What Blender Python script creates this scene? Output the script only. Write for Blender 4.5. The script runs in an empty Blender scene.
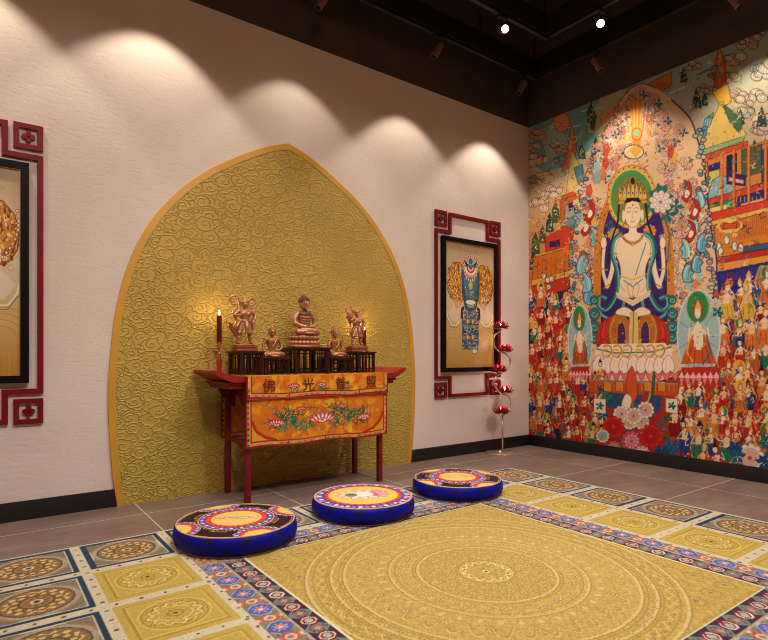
import bpy, bmesh, math, random
import numpy as np
from mathutils import Vector, Matrix
random.seed(7); rng = np.random.default_rng(7)
PI = math.pi
C = bpy.context.scene.collection
XW, YW, ZP = 5.446, 4.396, 3.88          # mural wall x, altar wall y, height of the paint line
ZC = 5.3

# ------------------------------------------------------------------ object helpers
def link(name, me, mat=None, parent=None, smooth=False, angle=None):
    o = bpy.data.objects.new(name, me); C.objects.link(o)
    if mat is not None:
        for m in (mat if isinstance(mat, (list, tuple)) else [mat]): me.materials.append(m)
    if parent is not None: o.parent = parent
    if smooth: me.polygons.foreach_set('use_smooth', [True]*len(me.polygons))
    if angle: me.set_sharp_from_angle(angle=math.radians(angle))
    return o
def obj(name, bm, mat, parent=None, smooth=False, angle=None, bevel=0):
    if bevel:
        bmesh.ops.bevel(bm, geom=[e for e in bm.edges if e.calc_length() > bevel*2.2 and len(e.link_faces) == 2 and e.calc_face_angle(0) > .6],
                        offset=bevel, segments=2, affect='EDGES', profile=.6, clamp_overlap=True)
        smooth = True; angle = angle or 40
    bmesh.ops.recalc_face_normals(bm, faces=bm.faces)
    me = bpy.data.meshes.new(name); bm.to_mesh(me); bm.free()
    return link(name, me, mat, parent, smooth, angle)
def tag(o, label, cat, group=None):
    o['label'] = label; o['category'] = cat
    if group: o['group'] = group
    return o
def thing(name, label, cat, loc=(0,0,0), rotz=0, group=None):
    o = bpy.data.objects.new(name, None); C.objects.link(o)
    o.empty_display_size = .05; o.location = loc; o.rotation_euler = (0, 0, rotz)
    return tag(o, label, cat, group)
def struct(name, bm, mat, parent=None, **k):
    o = obj(name, bm, mat, parent, **k)
    if parent is None: o['kind'] = 'structure'
    return o
def dup(root, loc, rotz=0, label=None, name=None):
    r = root.copy(); C.objects.link(r); r.location = loc; r.rotation_euler = (0, 0, rotz)
    if label: r['label'] = label
    for ch in list(root.children):
        c = ch.copy(); C.objects.link(c); c.parent = r
        for g in list(ch.children):
            d = g.copy(); C.objects.link(d); d.parent = c
    return r
def B(): return bmesh.new()
def box(bm, x0, x1, y0, y1, z0, z1):
    r = bmesh.ops.create_cube(bm, size=1)
    bmesh.ops.scale(bm, vec=(abs(x1-x0), abs(y1-y0), abs(z1-z0)), verts=r['verts'])
    bmesh.ops.translate(bm, vec=((x0+x1)/2, (y0+y1)/2, (z0+z1)/2), verts=r['verts'])
    return r['verts']
def ell(bm, c, r, rot=None, u=16, v=10):
    q = bmesh.ops.create_uvsphere(bm, u_segments=u, v_segments=v, radius=1)
    M = Matrix.Translation(Vector(c)) @ (rot.to_4x4() if rot else Matrix.Identity(4)) @ Matrix.Diagonal((*r, 1))
    bmesh.ops.transform(bm, matrix=M, verts=q['verts']); return q['verts']
def tube(bm, pts, rad, n=10, caps=True, flat=1.0, up=(0,0,1)):
    pts = [Vector(p) for p in pts]
    if not isinstance(rad, (list, tuple)): rad = [rad]*len(pts)
    rings = []; U = None
    for i, p in enumerate(pts):
        d = (pts[min(i+1, len(pts)-1)] - pts[max(i-1, 0)]).normalized()
        if U is None:
            a = Vector(up) if abs(d.dot(Vector(up))) < .95 else Vector((1, 0, 0))
            U = d.cross(a).normalized()
        U = (U - d*U.dot(d)).normalized(); V = d.cross(U)
        rings.append([bm.verts.new(p + U*math.cos(2*PI*k/n)*rad[i] + V*math.sin(2*PI*k/n)*rad[i]*flat) for k in range(n)])
    for a, b in zip(rings, rings[1:]):
        for k in range(n): bm.faces.new((a[k], a[(k+1) % n], b[(k+1) % n], b[k]))
    if caps:
        bm.faces.new(rings[0][::-1]); bm.faces.new(rings[-1])
def smooth_path(pts, k=6):
    P = [Vector(p) for p in pts]; P = [P[0]*2-P[1]] + P + [P[-1]*2-P[-2]]; out = []
    for i in range(1, len(P)-2):
        for j in range(k):
            t = j/k; a, b, c, d = P[i-1:i+3]
            out.append(.5*((2*b) + (c-a)*t + (2*a-5*b+4*c-d)*t*t + (3*b-a-3*c+d)*t**3))
    out.append(P[-2]); return out
def lathe(bm, prof, n=32, c=(0,0,0), sx=1, sy=1, caps=True, mod=None):
    rings = []
    for r, z in prof:
        rings.append([bm.verts.new((c[0]+sx*(r*(1 + (mod(2*PI*k/n, z) if mod else 0)))*math.cos(2*PI*k/n),
                                    c[1]+sy*(r*(1 + (mod(2*PI*k/n, z) if mod else 0)))*math.sin(2*PI*k/n), c[2]+z)) for k in range(n)])
    for a, b in zip(rings, rings[1:]):
        for k in range(n): bm.faces.new((a[k], a[(k+1) % n], b[(k+1) % n], b[k]))
    if caps:
        bm.faces.new(rings[0][::-1]); bm.faces.new(rings[-1])
def prism(bm, pts, y0, y1, axis='y'):
    """polygon pts in (x,z) extruded along y (or in (y,z) along x)"""
    f = (lambda p, d: (p[0], d, p[1])) if axis == 'y' else (lambda p, d: (d, p[0], p[1])) if axis == 'x' else (lambda p, d: (p[0], p[1], d))
    a = [bm.verts.new(f(p, y0)) for p in pts]; b = [bm.verts.new(f(p, y1)) for p in pts]
    n = len(pts)
    fa = bm.faces.new(a[::-1]); fb = bm.faces.new(b)
    for k in range(n): bm.faces.new((a[k], a[(k+1) % n], b[(k+1) % n], b[k]))
    return fa, fb
def fuse(name, bm, voxel, mat, parent=None, it=3, shade=True):
    """one continuous surface out of overlapping volumes"""
    bmesh.ops.recalc_face_normals(bm, faces=bm.faces)
    me = bpy.data.meshes.new('tmp'); bm.to_mesh(me); bm.free()
    t = bpy.data.objects.new('tmp', me); C.objects.link(t)
    m = t.modifiers.new('r', 'REMESH'); m.mode = 'VOXEL'; m.voxel_size = voxel
    s = t.modifiers.new('s', 'SMOOTH'); s.iterations = it; s.factor = .5
    dg = bpy.context.evaluated_depsgraph_get(); dg.update()
    nm = bpy.data.meshes.new_from_object(t.evaluated_get(dg)); nm.name = name
    bpy.data.objects.remove(t); bpy.data.meshes.remove(me); nm.materials.clear()
    return link(name, nm, mat, parent, shade)

# ------------------------------------------------------------------ materials
def lin(c):
    c = np.asarray(c, float)/255
    return np.where(c <= .04045, c/12.92, ((c+.055)/1.055)**2.4)
def L4(c): return (*[float(v) for v in lin(c)], 1)
class N:
    def __init__(s, name):
        s.m = bpy.data.materials.new(name); s.m.use_nodes = True; s.t = s.m.node_tree; s.n = s.t.nodes
        s.b = s.n['Principled BSDF']
    def new(s, typ, **kw):
        q = s.n.new('ShaderNode'+typ)
        for k, v in kw.items():
            if k[0] == '_': setattr(q, k[1:], v)
            else: q.inputs[k].default_value = v
        return q
    def l(s, a, b): s.t.links.new(a, b)
    def math(s, op, a, b=None):
        q = s.n.new('ShaderNodeMath'); q.operation = op
        for i, v in enumerate((a, b)):
            if v is None: continue
            if isinstance(v, (int, float)): q.inputs[i].default_value = v
            else: s.l(v, q.inputs[i])
        return q.outputs[0]
    def ramp(s, fac, stops, interp='LINEAR'):
        q = s.n.new('ShaderNodeValToRGB'); q.color_ramp.interpolation = interp
        e = q.color_ramp.elements
        while len(e) < len(stops): e.new(.5)
        for i, (p, c) in enumerate(stops): e[i].position = p; e[i].color = L4(c) if len(c) == 3 else c
        s.l(fac, q.inputs[0]); return q.outputs[0]
    def bump(s, h, strength=.3, dist=.005):
        q = s.new('Bump', Strength=strength, Distance=dist); s.l(h, q.inputs['Height']); s.l(q.outputs[0], s.b.inputs['Normal']); return q
    def coords(s, scale=(1,1,1)):
        tc = s.new('TexCoord'); mp = s.new('Mapping'); mp.inputs['Scale'].default_value = scale
        s.l(tc.outputs['Object'], mp.inputs[0]); return mp.outputs[0]
def mat(name, col, rough=.5, metal=0, var=.12, scale=20, bump=0, spec=None, coat=0, emit=None, estr=0, bscale=None):
    k = N(name); b = k.b
    b.inputs['Roughness'].default_value = rough; b.inputs['Metallic'].default_value = metal
    if spec is not None: b.inputs['Specular IOR Level'].default_value = spec
    if coat: b.inputs['Coat Weight'].default_value = coat
    v = k.coords(); nz = k.new('TexNoise', Scale=scale, Detail=4.0); k.l(v, nz.inputs['Vector'])
    c = np.array(col, float)
    k.l(k.ramp(nz.outputs['Fac'], [(.3, tuple(np.clip(c*(1-var), 0, 255))), (.7, tuple(np.clip(c*(1+var), 0, 255)))]), b.inputs['Base Color'])
    if bump:
        n2 = k.new('TexNoise', Scale=bscale or scale*4, Detail=5.0); k.l(v, n2.inputs['Vector']); k.bump(n2.outputs['Fac'], bump, .004)
    if emit is not None:
        b.inputs['Emission Color'].default_value = L4(emit); b.inputs['Emission Strength'].default_value = estr
    return k.m
def painted(name, rough=.7, bump=.1, bscale=300, gain=1.0, spec=.3, sheen=0):
    """colours come from the mesh's own colour attribute, with a woven or plastered grain on top"""
    k = N(name); b = k.b
    a = k.new('Attribute'); a.attribute_name = 'paint'
    v = k.coords(); nz = k.new('TexNoise', Scale=bscale, Detail=3.0); k.l(v, nz.inputs['Vector'])
    g = k.ramp(nz.outputs['Fac'], [(.3, (gain*.86,)*3+(1,)), (.7, (gain*1.1,)*3+(1,))])
    mx = k.new('Mix'); mx.data_type = 'RGBA'; mx.blend_type = 'MULTIPLY'; mx.inputs[0].default_value = 1
    k.l(a.outputs['Color'], mx.inputs[6]); k.l(g, mx.inputs[7]); k.l(mx.outputs[2], b.inputs['Base Color'])
    b.inputs['Roughness'].default_value = rough; b.inputs['Specular IOR Level'].default_value = spec
    if sheen: b.inputs['Sheen Weight'].default_value = sheen
    k.bump(nz.outputs['Fac'], bump, .003); return k.m

# ------------------------------------------------------------------ painter: colours laid on a fine vertex grid
class Canvas:
    def __init__(s, w, h, res, T=None, base=(200, 180, 150)):
        s.w, s.h, s.res = w, h, res; s.nx = int(round(w/res))+1; s.ny = int(round(h/res))+1
        s.a = np.zeros((s.ny, s.nx, 3)) + np.array(base, float)
        s.T = T
    def map(s, pts): return np.array([s.T(*p) for p in pts], float) if s.T else np.array(pts, float)
    def _blend(s, i0, i1, j0, j1, m, col, alpha):
        v = s.a[j0:j1, i0:i1]; m = (m*alpha)[..., None]
        v[:] = v*(1-m) + np.array(col, float)*m
    def _bb(s, P, pad=0):
        i0 = max(0, int((P[:, 0].min()-pad)/s.res)); i1 = min(s.nx, int((P[:, 0].max()+pad)/s.res)+2)
        j0 = max(0, int((P[:, 1].min()-pad)/s.res)); j1 = min(s.ny, int((P[:, 1].max()+pad)/s.res)+2)
        return i0, i1, j0, j1
    def poly(s, pts, col, alpha=1, raw=False):
        P = np.array(pts, float) if raw else s.map(pts)
        i0, i1, j0, j1 = s._bb(P)
        if i1 <= i0 or j1 <= j0: return
        X, Y = np.meshgrid(np.arange(i0, i1)*s.res, np.arange(j0, j1)*s.res)
        ins = np.zeros(X.shape, bool)
        for (x1, y1), (x2, y2) in zip(P, np.roll(P, -1, 0)):
            if y1 == y2: continue
            c = ((y1 > Y) != (y2 > Y)) & (X < (x2-x1)*(Y-y1)/(y2-y1)+x1)
            ins ^= c
        s._blend(i0, i1, j0, j1, ins.astype(float), col, alpha)
    def line(s, pts, w, col, alpha=1, raw=False):
        P = np.array(pts, float) if raw else s.map(pts)
        if len(P) < 2: return
        i0, i1, j0, j1 = s._bb(P, w)
        if i1 <= i0 or j1 <= j0: return
        X, Y = np.meshgrid(np.arange(i0, i1)*s.res, np.arange(j0, j1)*s.res)
        D = np.full(X.shape, 9e9)
        for (x1, y1), (x2, y2) in zip(P, P[1:]):
            dx, dy = x2-x1, y2-y1; q = dx*dx+dy*dy+1e-12
            t = np.clip(((X-x1)*dx+(Y-y1)*dy)/q, 0, 1)
            D = np.minimum(D, np.hypot(X-x1-t*dx, Y-y1-t*dy))
        s._blend(i0, i1, j0, j1, np.clip((w/2-D)/s.res+.5, 0, 1), col, alpha)
    def ell(s, cx, cy, rx, ry, col, rot=0, alpha=1, n=20, ring=None, w=.008):
        ca, sa = math.cos(rot), math.sin(rot)
        P = [(cx+rx*math.cos(t)*ca-ry*math.sin(t)*sa, cy+rx*math.cos(t)*sa+ry*math.sin(t)*ca) for t in np.linspace(0, 2*PI, n, endpoint=False)]
        if col is not None: s.poly(P, col, alpha)
        if ring is not None: s.line(P+[P[0]], w, ring, alpha)
    def mesh(s, name, place, res=None):
        """place(X,Y arrays) -> (N,3) coordinates"""
        X, Y = np.meshgrid(np.linspace(0, s.w, s.nx), np.linspace(0, s.h, s.ny))
        co = place(X.ravel(), Y.ravel()).astype(np.float32)
        I = np.arange(s.nx*s.ny).reshape(s.ny, s.nx)
        q = np.stack([I[:-1, :-1], I[:-1, 1:], I[1:, 1:], I[1:, :-1]], -1).reshape(-1, 4)
        return raw_mesh(name, co, q, s.a.reshape(-1, 3))
    def at(s, x, y):
        i = np.clip(np.round(x/s.res).astype(int), 0, s.nx-1); j = np.clip(np.round(y/s.res).astype(int), 0, s.ny-1)
        return s.a[j, i]
def raw_mesh(name, co, q, cols):
    me = bpy.data.meshes.new(name); nf = len(q)
    me.vertices.add(len(co)); me.vertices.foreach_set('co', co.ravel())
    me.loops.add(nf*4); me.loops.foreach_set('vertex_index', q.ravel().astype(np.int32))
    me.polygons.add(nf); me.polygons.foreach_set('loop_start', (np.arange(nf)*4).astype(np.int32))
    me.update(calc_edges=True)
    at = me.color_attributes.new('paint', 'FLOAT_COLOR', 'POINT')
    c = np.ones((len(co), 4), np.float32); c[:, :3] = lin(np.clip(cols, 0, 255)); at.data.foreach_set('color', c.ravel())
    me.polygons.foreach_set('use_smooth', np.ones(nf, bool)); me.update(); return me
# ------------------------------------------------------------------ camera
f_px = 553.0
cd = bpy.data.cameras.new('camera'); cam = bpy.data.objects.new('camera', cd); C.objects.link(cam)
cd.sensor_width = 36; cd.lens = f_px/768*36; cd.shift_y = (355-320)/768
cam.location = (0, 0, 1.1)
cam.rotation_euler = (PI/2, 0, math.atan2(-.5934, .8049))
bpy.context.scene.camera = cam; bpy.context.scene.cycles.filter_width = 1.0
cd.clip_start = .05

# ------------------------------------------------------------------ room shell
def wall_plaster():
    k = N('warm_plaster'); b = k.b; v = k.coords((1, 1, 1.0))
    st = k.coords((2.6, 2.6, 10)); n1 = k.new('TexNoise', Scale=5.0, Detail=8.0, Roughness=.62); k.l(st, n1.inputs['Vector'])
    n2 = k.new('TexNoise', Scale=1.6, Detail=3.0); k.l(v, n2.inputs['Vector'])
    n3 = k.new('TexNoise', Scale=55.0, Detail=4.0); k.l(v, n3.inputs['Vector'])
    vo = k.new('TexVoronoi', Scale=9.0); k.l(k.coords((.7, .7, 3)), vo.inputs['Vector'])
    k.l(k.ramp(n2.outputs['Fac'], [(.3, (218, 203, 192)), (.7, (228, 214, 204))]), b.inputs['Base Color'])
    b.inputs['Roughness'].default_value = .85
    scr = k.ramp(n1.outputs['Fac'], [(.38, (0, 0, 0)), (.45, (190, 190, 190)), (.6, (225, 225, 225))])
    h = k.math('ADD', k.math('MULTIPLY', scr, .5), k.math('MULTIPLY', n3.outputs['Fac'], .6))
    k.bump(h, .32, .006); return k.m
M_PLASTER = wall_plaster()
M_DARK = mat('dark_ceiling_paint', (72, 58, 52), .8, var=.08, scale=3, bump=.1)
M_BASE = mat('black_baseboard', (26, 21, 20), .45, var=.1)
def tiles():
    k = N('stone_floor_tile'); b = k.b; tc = k.new('TexCoord'); sp = k.new('SeparateXYZ'); k.l(tc.outputs['Object'], sp.inputs[0])
    def grout(o, off):
        fr = k.math('FRACT', k.math('DIVIDE', k.math('ADD', o, off), .98))
        return k.math('LESS_THAN', k.math('ABSOLUTE', k.math('SUBTRACT', fr, .5)), .0042)
    g = k.math('MAXIMUM', grout(sp.outputs[0], 9.8-.945+.49), grout(sp.outputs[1], 9.8-.15+.49))
    n1 = k.new('TexNoise', Scale=1.3, Detail=7.0, Roughness=.6); k.l(k.coords((1, 2.2, 1)), n1.inputs['Vector'])
    n2 = k.new('TexNoise', Scale=9.0, Detail=8.0, Roughness=.65); k.l(k.coords((.6, 2.4, 1)), n2.inputs['Vector'])
    s = k.math('ADD', k.math('MULTIPLY', n1.outputs['Fac'], .6), k.math('MULTIPLY', n2.outputs['Fac'], .4))
    c = k.ramp(s, [(.3, (96, 79, 72)), (.5, (124, 103, 94)), (.68, (146, 124, 112))])
    mx = k.new('Mix'); mx.data_type = 'RGBA'; k.l(g, mx.inputs[0]); k.l(c, mx.inputs[6]); mx.inputs[7].default_value = L4((196, 182, 165))
    k.l(mx.outputs[2], b.inputs['Base Color']); b.inputs['Roughness'].default_value = .42
    k.bump(k.math('SUBTRACT', n2.outputs['Fac'], g), .12, .003); return k.m
M_TILE = tiles()
X0, Y0 = -3.2, -3.4
bm = B(); box(bm, X0-.2, XW+.2, Y0-.2, YW+.2, -.1, 0); struct('floor', bm, M_TILE)
bm = B(); box(bm, X0-.2, XW+.2, Y0-.2, YW+.2, ZC, ZC+.1); struct('ceiling', bm, M_DARK)
def wall(name, x0, x1, y0, y1):
    bm = B()
    box(bm, x0, x1, y0, y1, 0, ZP); n = len(bm.faces); box(bm, x0, x1, y0, y1, ZP, ZC)
    bm.faces.ensure_lookup_table()
    for fc in bm.faces[n:]: fc.material_index = 1
    return struct(name, bm, [M_PLASTER, M_DARK])
wall('wall_back', X0-.2, XW+.2, YW, YW+.2); wall('wall_right', XW, XW+.2, Y0-.2, YW)
wall('wall_left', X0-.2, X0, Y0-.2, YW); wall('wall_front', X0-.2, XW+.2, Y0-.2, Y0)
for nm, a in (('baseboard_back', (X0, .829, YW-.014, YW)), ('baseboard_back', (3.573, XW, YW-.014, YW)), ('baseboard_right', (XW-.014, XW, Y0, YW-.014))):
    bm = B(); box(bm, *a, 0, .128); struct(nm, bm, M_BASE, bevel=.003)

# ------------------------------------------------------------------ gold arched wall panel
half = [(1.370, 0), (1.40, .23), (1.418, .485), (1.428, .70), (1.428, .9), (1.414, 1.10), (1.395, 1.31), (1.368, 1.48), (1.335, 1.63), (1.29, 1.78), (1.235, 1.92), (1.17, 2.05), (1.10, 2.165),
        (1.0, 2.295), (.90, 2.405), (.79, 2.505), (.69, 2.585), (.59, 2.652), (.39, 2.775), (.187, 2.877), (0, 2.945)]
cxp = 2.193
def sm2(pts, k=5): return [(p[0], p[1]) for p in smooth_path([(a, b, 0) for a, b in pts], k)]
R_ = sm2(half); outl = [(cxp+x, z) for x, z in R_] + [(cxp-x, z) for x, z in R_[-2::-1]]
R2 = []
for k, (x, z) in enumerate(R_):
    p, q = R_[max(0, k-1)], R_[min(len(R_)-1, k+1)]; tx, tz = q[0]-p[0], q[1]-p[1]; L_ = math.hypot(tx, tz)
    nx, nz = -tz/L_, tx/L_
    R2.append((max(0, x+nx*.048), max(0, z+nz*.048)))
R2[0] = (R_[0][0]-.048, 0); R2[-1] = (0, R_[-1][1]-.056)
inn = [(cxp+x, z) for x, z in R2] + [(cxp-x, z) for x, z in R2[-2::-1]]
def inside(P, X, Y):
    r = np.zeros(X.shape, bool)
    for (x1, y1), (x2, y2) in zip(P, P[1:]+P[:1]):
        if y1 != y2: r ^= ((y1 > Y) != (y2 > Y)) & (X < (x2-x1)*(Y-y1)/(y2-y1)+x1)
    return r
def relief():
    """swirling cloud scrolls: overlapping lobed curls, each with its spiral"""
    R = random.Random(4); W, H = 2.88, 2.96; cv = Canvas(W, H, .0048, base=(70, 70, 70)); hi = (255, 255, 255)
    pts = []; st = .084; row = 0; y = -.05
    while y < H+.1:
        x = -.05+(row % 2)*st/2
        while x < W+.1: pts.append((x+R.uniform(-.026, .026), y+R.uniform(-.022, .022))); x += st
        y += st*.72; row += 1
    R.shuffle(pts)
    for x, y in pts:
        s = R.uniform(.68, 1.1); a0 = R.uniform(0, 2*PI); f = R.choice((-1, 1)); n = R.choice((4, 5, 6)); r0 = .054*s
        lob = [(x+(r0+.013*s*abs(math.sin(n*t/2)))*math.cos(t+a0)*1.12, y+(r0+.013*s*abs(math.sin(n*t/2)))*.82*math.sin(t+a0)) for t in np.linspace(0, 2*PI, 40)]
        cv.poly(lob, (70, 70, 70)); cv.line(lob, .0056, hi)
        q = [(x+(.040-.0052*t)*s*math.cos(a0+f*t)*1.1, y+(.040-.0052*t)*s*.85*math.sin(a0+f*t)) for t in np.linspace(0, 6.6, 26)]
        cv.line(q, .0054, hi)
        if R.random() < .7: 
            a = a0+R.uniform(2, 4); cv.line([(x+r0*math.cos(a), y+r0*.8*math.sin(a)), (x+r0*1.7*math.cos(a+.5), y+r0*1.3*math.sin(a+.5)), (x+r0*2.2*math.cos(a+.3), y+r0*1.7*math.sin(a+.3))], .0055, hi)
    a = cv.a[..., 0]                                            # soften the ridges
    for _ in range(0): a = (a+np.roll(a, 1, 0)+np.roll(a, -1, 0)+np.roll(a, 1, 1)+np.roll(a, -1, 1))/5
    cv.a = np.repeat(a[..., None], 3, 2)
    X, Y = np.meshgrid(np.linspace(0, W, cv.nx), np.linspace(0, H, cv.ny))
    P = [(x-cxp+W/2, z) for x, z in outl]; keep = inside(P, X, Y)
    for sh in ((6, 0), (-6, 0), (0, 6), (0, -6)): keep &= np.roll(keep, sh, (0, 1)) | (Y < .04)
    co = np.stack([(X-W/2+cxp).ravel(), 0*X.ravel()+YW-.0215, Y.ravel()], -1).astype(np.float32)
    I = np.arange(X.size).reshape(X.shape); ok = keep[:-1, :-1] & keep[1:, :-1] & keep[:-1, 1:] & keep[1:, 1:]
    q = np.stack([I[:-1, :-1], I[:-1, 1:], I[1:, 1:], I[1:, :-1]], -1)[ok]
    used = np.unique(q); rem = np.full(X.size, -1); rem[used] = np.arange(len(used))
    return raw_mesh('embossed_field', co[used], rem[q], cv.a.reshape(-1, 3)[used])
def emboss():
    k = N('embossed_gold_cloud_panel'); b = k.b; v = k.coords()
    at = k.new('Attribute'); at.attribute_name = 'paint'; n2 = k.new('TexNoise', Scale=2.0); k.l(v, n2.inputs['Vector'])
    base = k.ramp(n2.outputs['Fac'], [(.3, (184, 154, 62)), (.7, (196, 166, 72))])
    mx = k.new('Mix'); mx.data_type = 'RGBA'; k.l(base, mx.inputs[6]); mx.inputs[7].default_value = L4((202, 180, 98)); k.l(k.math('MULTIPLY', at.outputs['Fac'], .55), mx.inputs[0])  # ridges tinted lighter: highlights put into the colour besides the bump
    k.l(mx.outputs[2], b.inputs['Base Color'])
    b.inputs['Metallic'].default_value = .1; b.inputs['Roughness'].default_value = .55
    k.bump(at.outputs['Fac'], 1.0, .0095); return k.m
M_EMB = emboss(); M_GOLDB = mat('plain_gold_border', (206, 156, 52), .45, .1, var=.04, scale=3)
bm = B(); prism(bm, outl, YW-.020, YW-.001)
tp = tag(obj('arched_wall_panel', bm, M_GOLDB), 'huge gold pointed arch panel on the altar wall with plain edge', 'wall panel')
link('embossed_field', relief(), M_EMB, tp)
n_ = len(outl); bm = B()
va = [bm.verts.new((x, YW-.024, z)) for x, z in outl]; vb = [bm.verts.new((x, YW-.024, z)) for x, z in inn]; vc = [bm.verts.new((x, YW-.0195, z)) for x, z in inn]; vd = [bm.verts.new((x, YW-.0195, z)) for x, z in outl]
for k in range(n_-1):
    bm.faces.new((va[k], va[k+1], vb[k+1], vb[k])); bm.faces.new((vb[k], vb[k+1], vc[k+1], vc[k])); bm.faces.new((vd[k], vd[k+1], va[k+1], va[k]))
obj('plain_border', bm, M_GOLDB, tp)

# ------------------------------------------------------------------ hanging black frames with tracks
M_BEAM = mat('black_beam', (17, 14, 13), .6, var=.1); M_RAIL = mat('track_rail', (24, 20, 19), .5, .2)
M_ROD = mat('black_rod', (14, 12, 12), .5)
def ring_frame(off, label, fz):
    x0, x1, y0, y1 = X0+off, XW-off, Y0+off, YW-off; w = .06
    t = thing('hanging_track_frame', label, 'ceiling frame', (x1, y1, fz), 0, 'square black track frames hanging under the ceiling')
    X0_, Y0_ = x0-x1, y0-y1
    for a in ((X0_, 0, -w, 0), (X0_, 0, Y0_, Y0_+w), (-w, 0, Y0_+w, -w), (X0_, X0_+w, Y0_+w, -w)):
        bm = B(); box(bm, *a, .03, .22); obj('beam', bm, M_BEAM, t)
        bx = (a[0]+.012, a[1]-.012, a[2]+.012, a[3]-.012)
        bm = B(); box(bm, *bx, 0, .03); obj('track_rail', bm, M_RAIL, t)
    for px, py in ((-.05, -.03), (-.9, -.03), (-.03, -.9), (-2.2, -.03), (-.03, -2.2), (-3.6, -.03), (-.03, -3.6)):
        bm = B(); tube(bm, [(px, py, .2), (px, py, ZC-fz)], .006, 8); obj('hanging_rod', bm, M_ROD, t)
    return t
ring_frame(.433, 'outer square black track frame hanging along the walls', 4.14)
ring_frame(1.028, 'inner square black track frame with the two lit spotlights', 4.118)

M_HEAD = mat('bronze_brown_spot_head', (120, 84, 72), .4, .1, var=.08); M_LENSD = mat('dark_lens', (26, 22, 20), .9, spec=.05)
M_LENSL = mat('lit_lens', (255, 250, 240), .4, emit=(255, 246, 232), estr=40)
def spot_head(loc, aim, label, lit=False, ln=.15, r=.034, sl=.04):
    t = thing('track_spotlight', label, 'spotlight', loc, 0, 'track spotlights')
    bm = B(); box(bm, -.05, .05, -.018, .018, -.02, 0); obj('track_adapter', bm, M_RAIL, t, bevel=.003)
    bm = B(); tube(bm, [(0, 0, -.015), (0, 0, -.075-sl)], .008, 8); obj('stem', bm, M_RAIL, t)
    d = Vector(aim).normalized(); q = d.to_track_quat('Z', 'Y').to_matrix()
    p0 = Vector((0, 0, -.085-sl)) - d*ln*.35
    def L(bm): bmesh.ops.transform(bm, matrix=Matrix.Translation(p0) @ q.to_4x4(), verts=bm.verts)
    bm = B(); lathe(bm, [(r*.8, 0), (r*.97, .006), (r, .012), (r, ln-.004), (r*.97, ln), (r*.86, ln), (r*.8, ln-.012)], 24); L(bm)
    obj('housing', bm, M_HEAD, t, smooth=True, angle=40)
    bm = B(); lathe(bm, [(.001, ln-.010), (r*.82, ln-.010), (r*.82, ln-.006), (.001, ln-.004)], 20); L(bm)
    obj('lens', bm, M_LENSL if lit else M_LENSD, t, smooth=True)
    return t
zt, z2 = 4.14, 4.118
spot_head((2.288, 3.93, zt), (-.55, .25, -1), 'brown track spotlight above the pointed tip of the gold arch')
spot_head((3.54, 3.93, zt), (-.5, .25, -1), 'brown track spotlight between the gold arch and the elephant painting')
spot_head((4.76, 3.93, zt), (-.45, .25, -1), 'brown track spotlight beside the room corner, over the elephant painting')
spot_head((4.98, 3.187, zt), (.25, -.5, -1), 'brown track spotlight above the thangka deity')
spot_head((4.98, 1.944, zt), (.25, -.5, -1), 'brown track spotlight above the painted clouds of the mural')
spot_head((3.77, 3.338, z2), (-.62, -1, -.62), 'glowing spotlight on the frame side parallel to the altar wall', True, r=.036, sl=.035)
spot_head((4.388, 2.77, z2), (-.88, -.62, -.62), 'glowing spotlight on the frame side parallel to the mural wall', True, r=.036, sl=.035)

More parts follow.
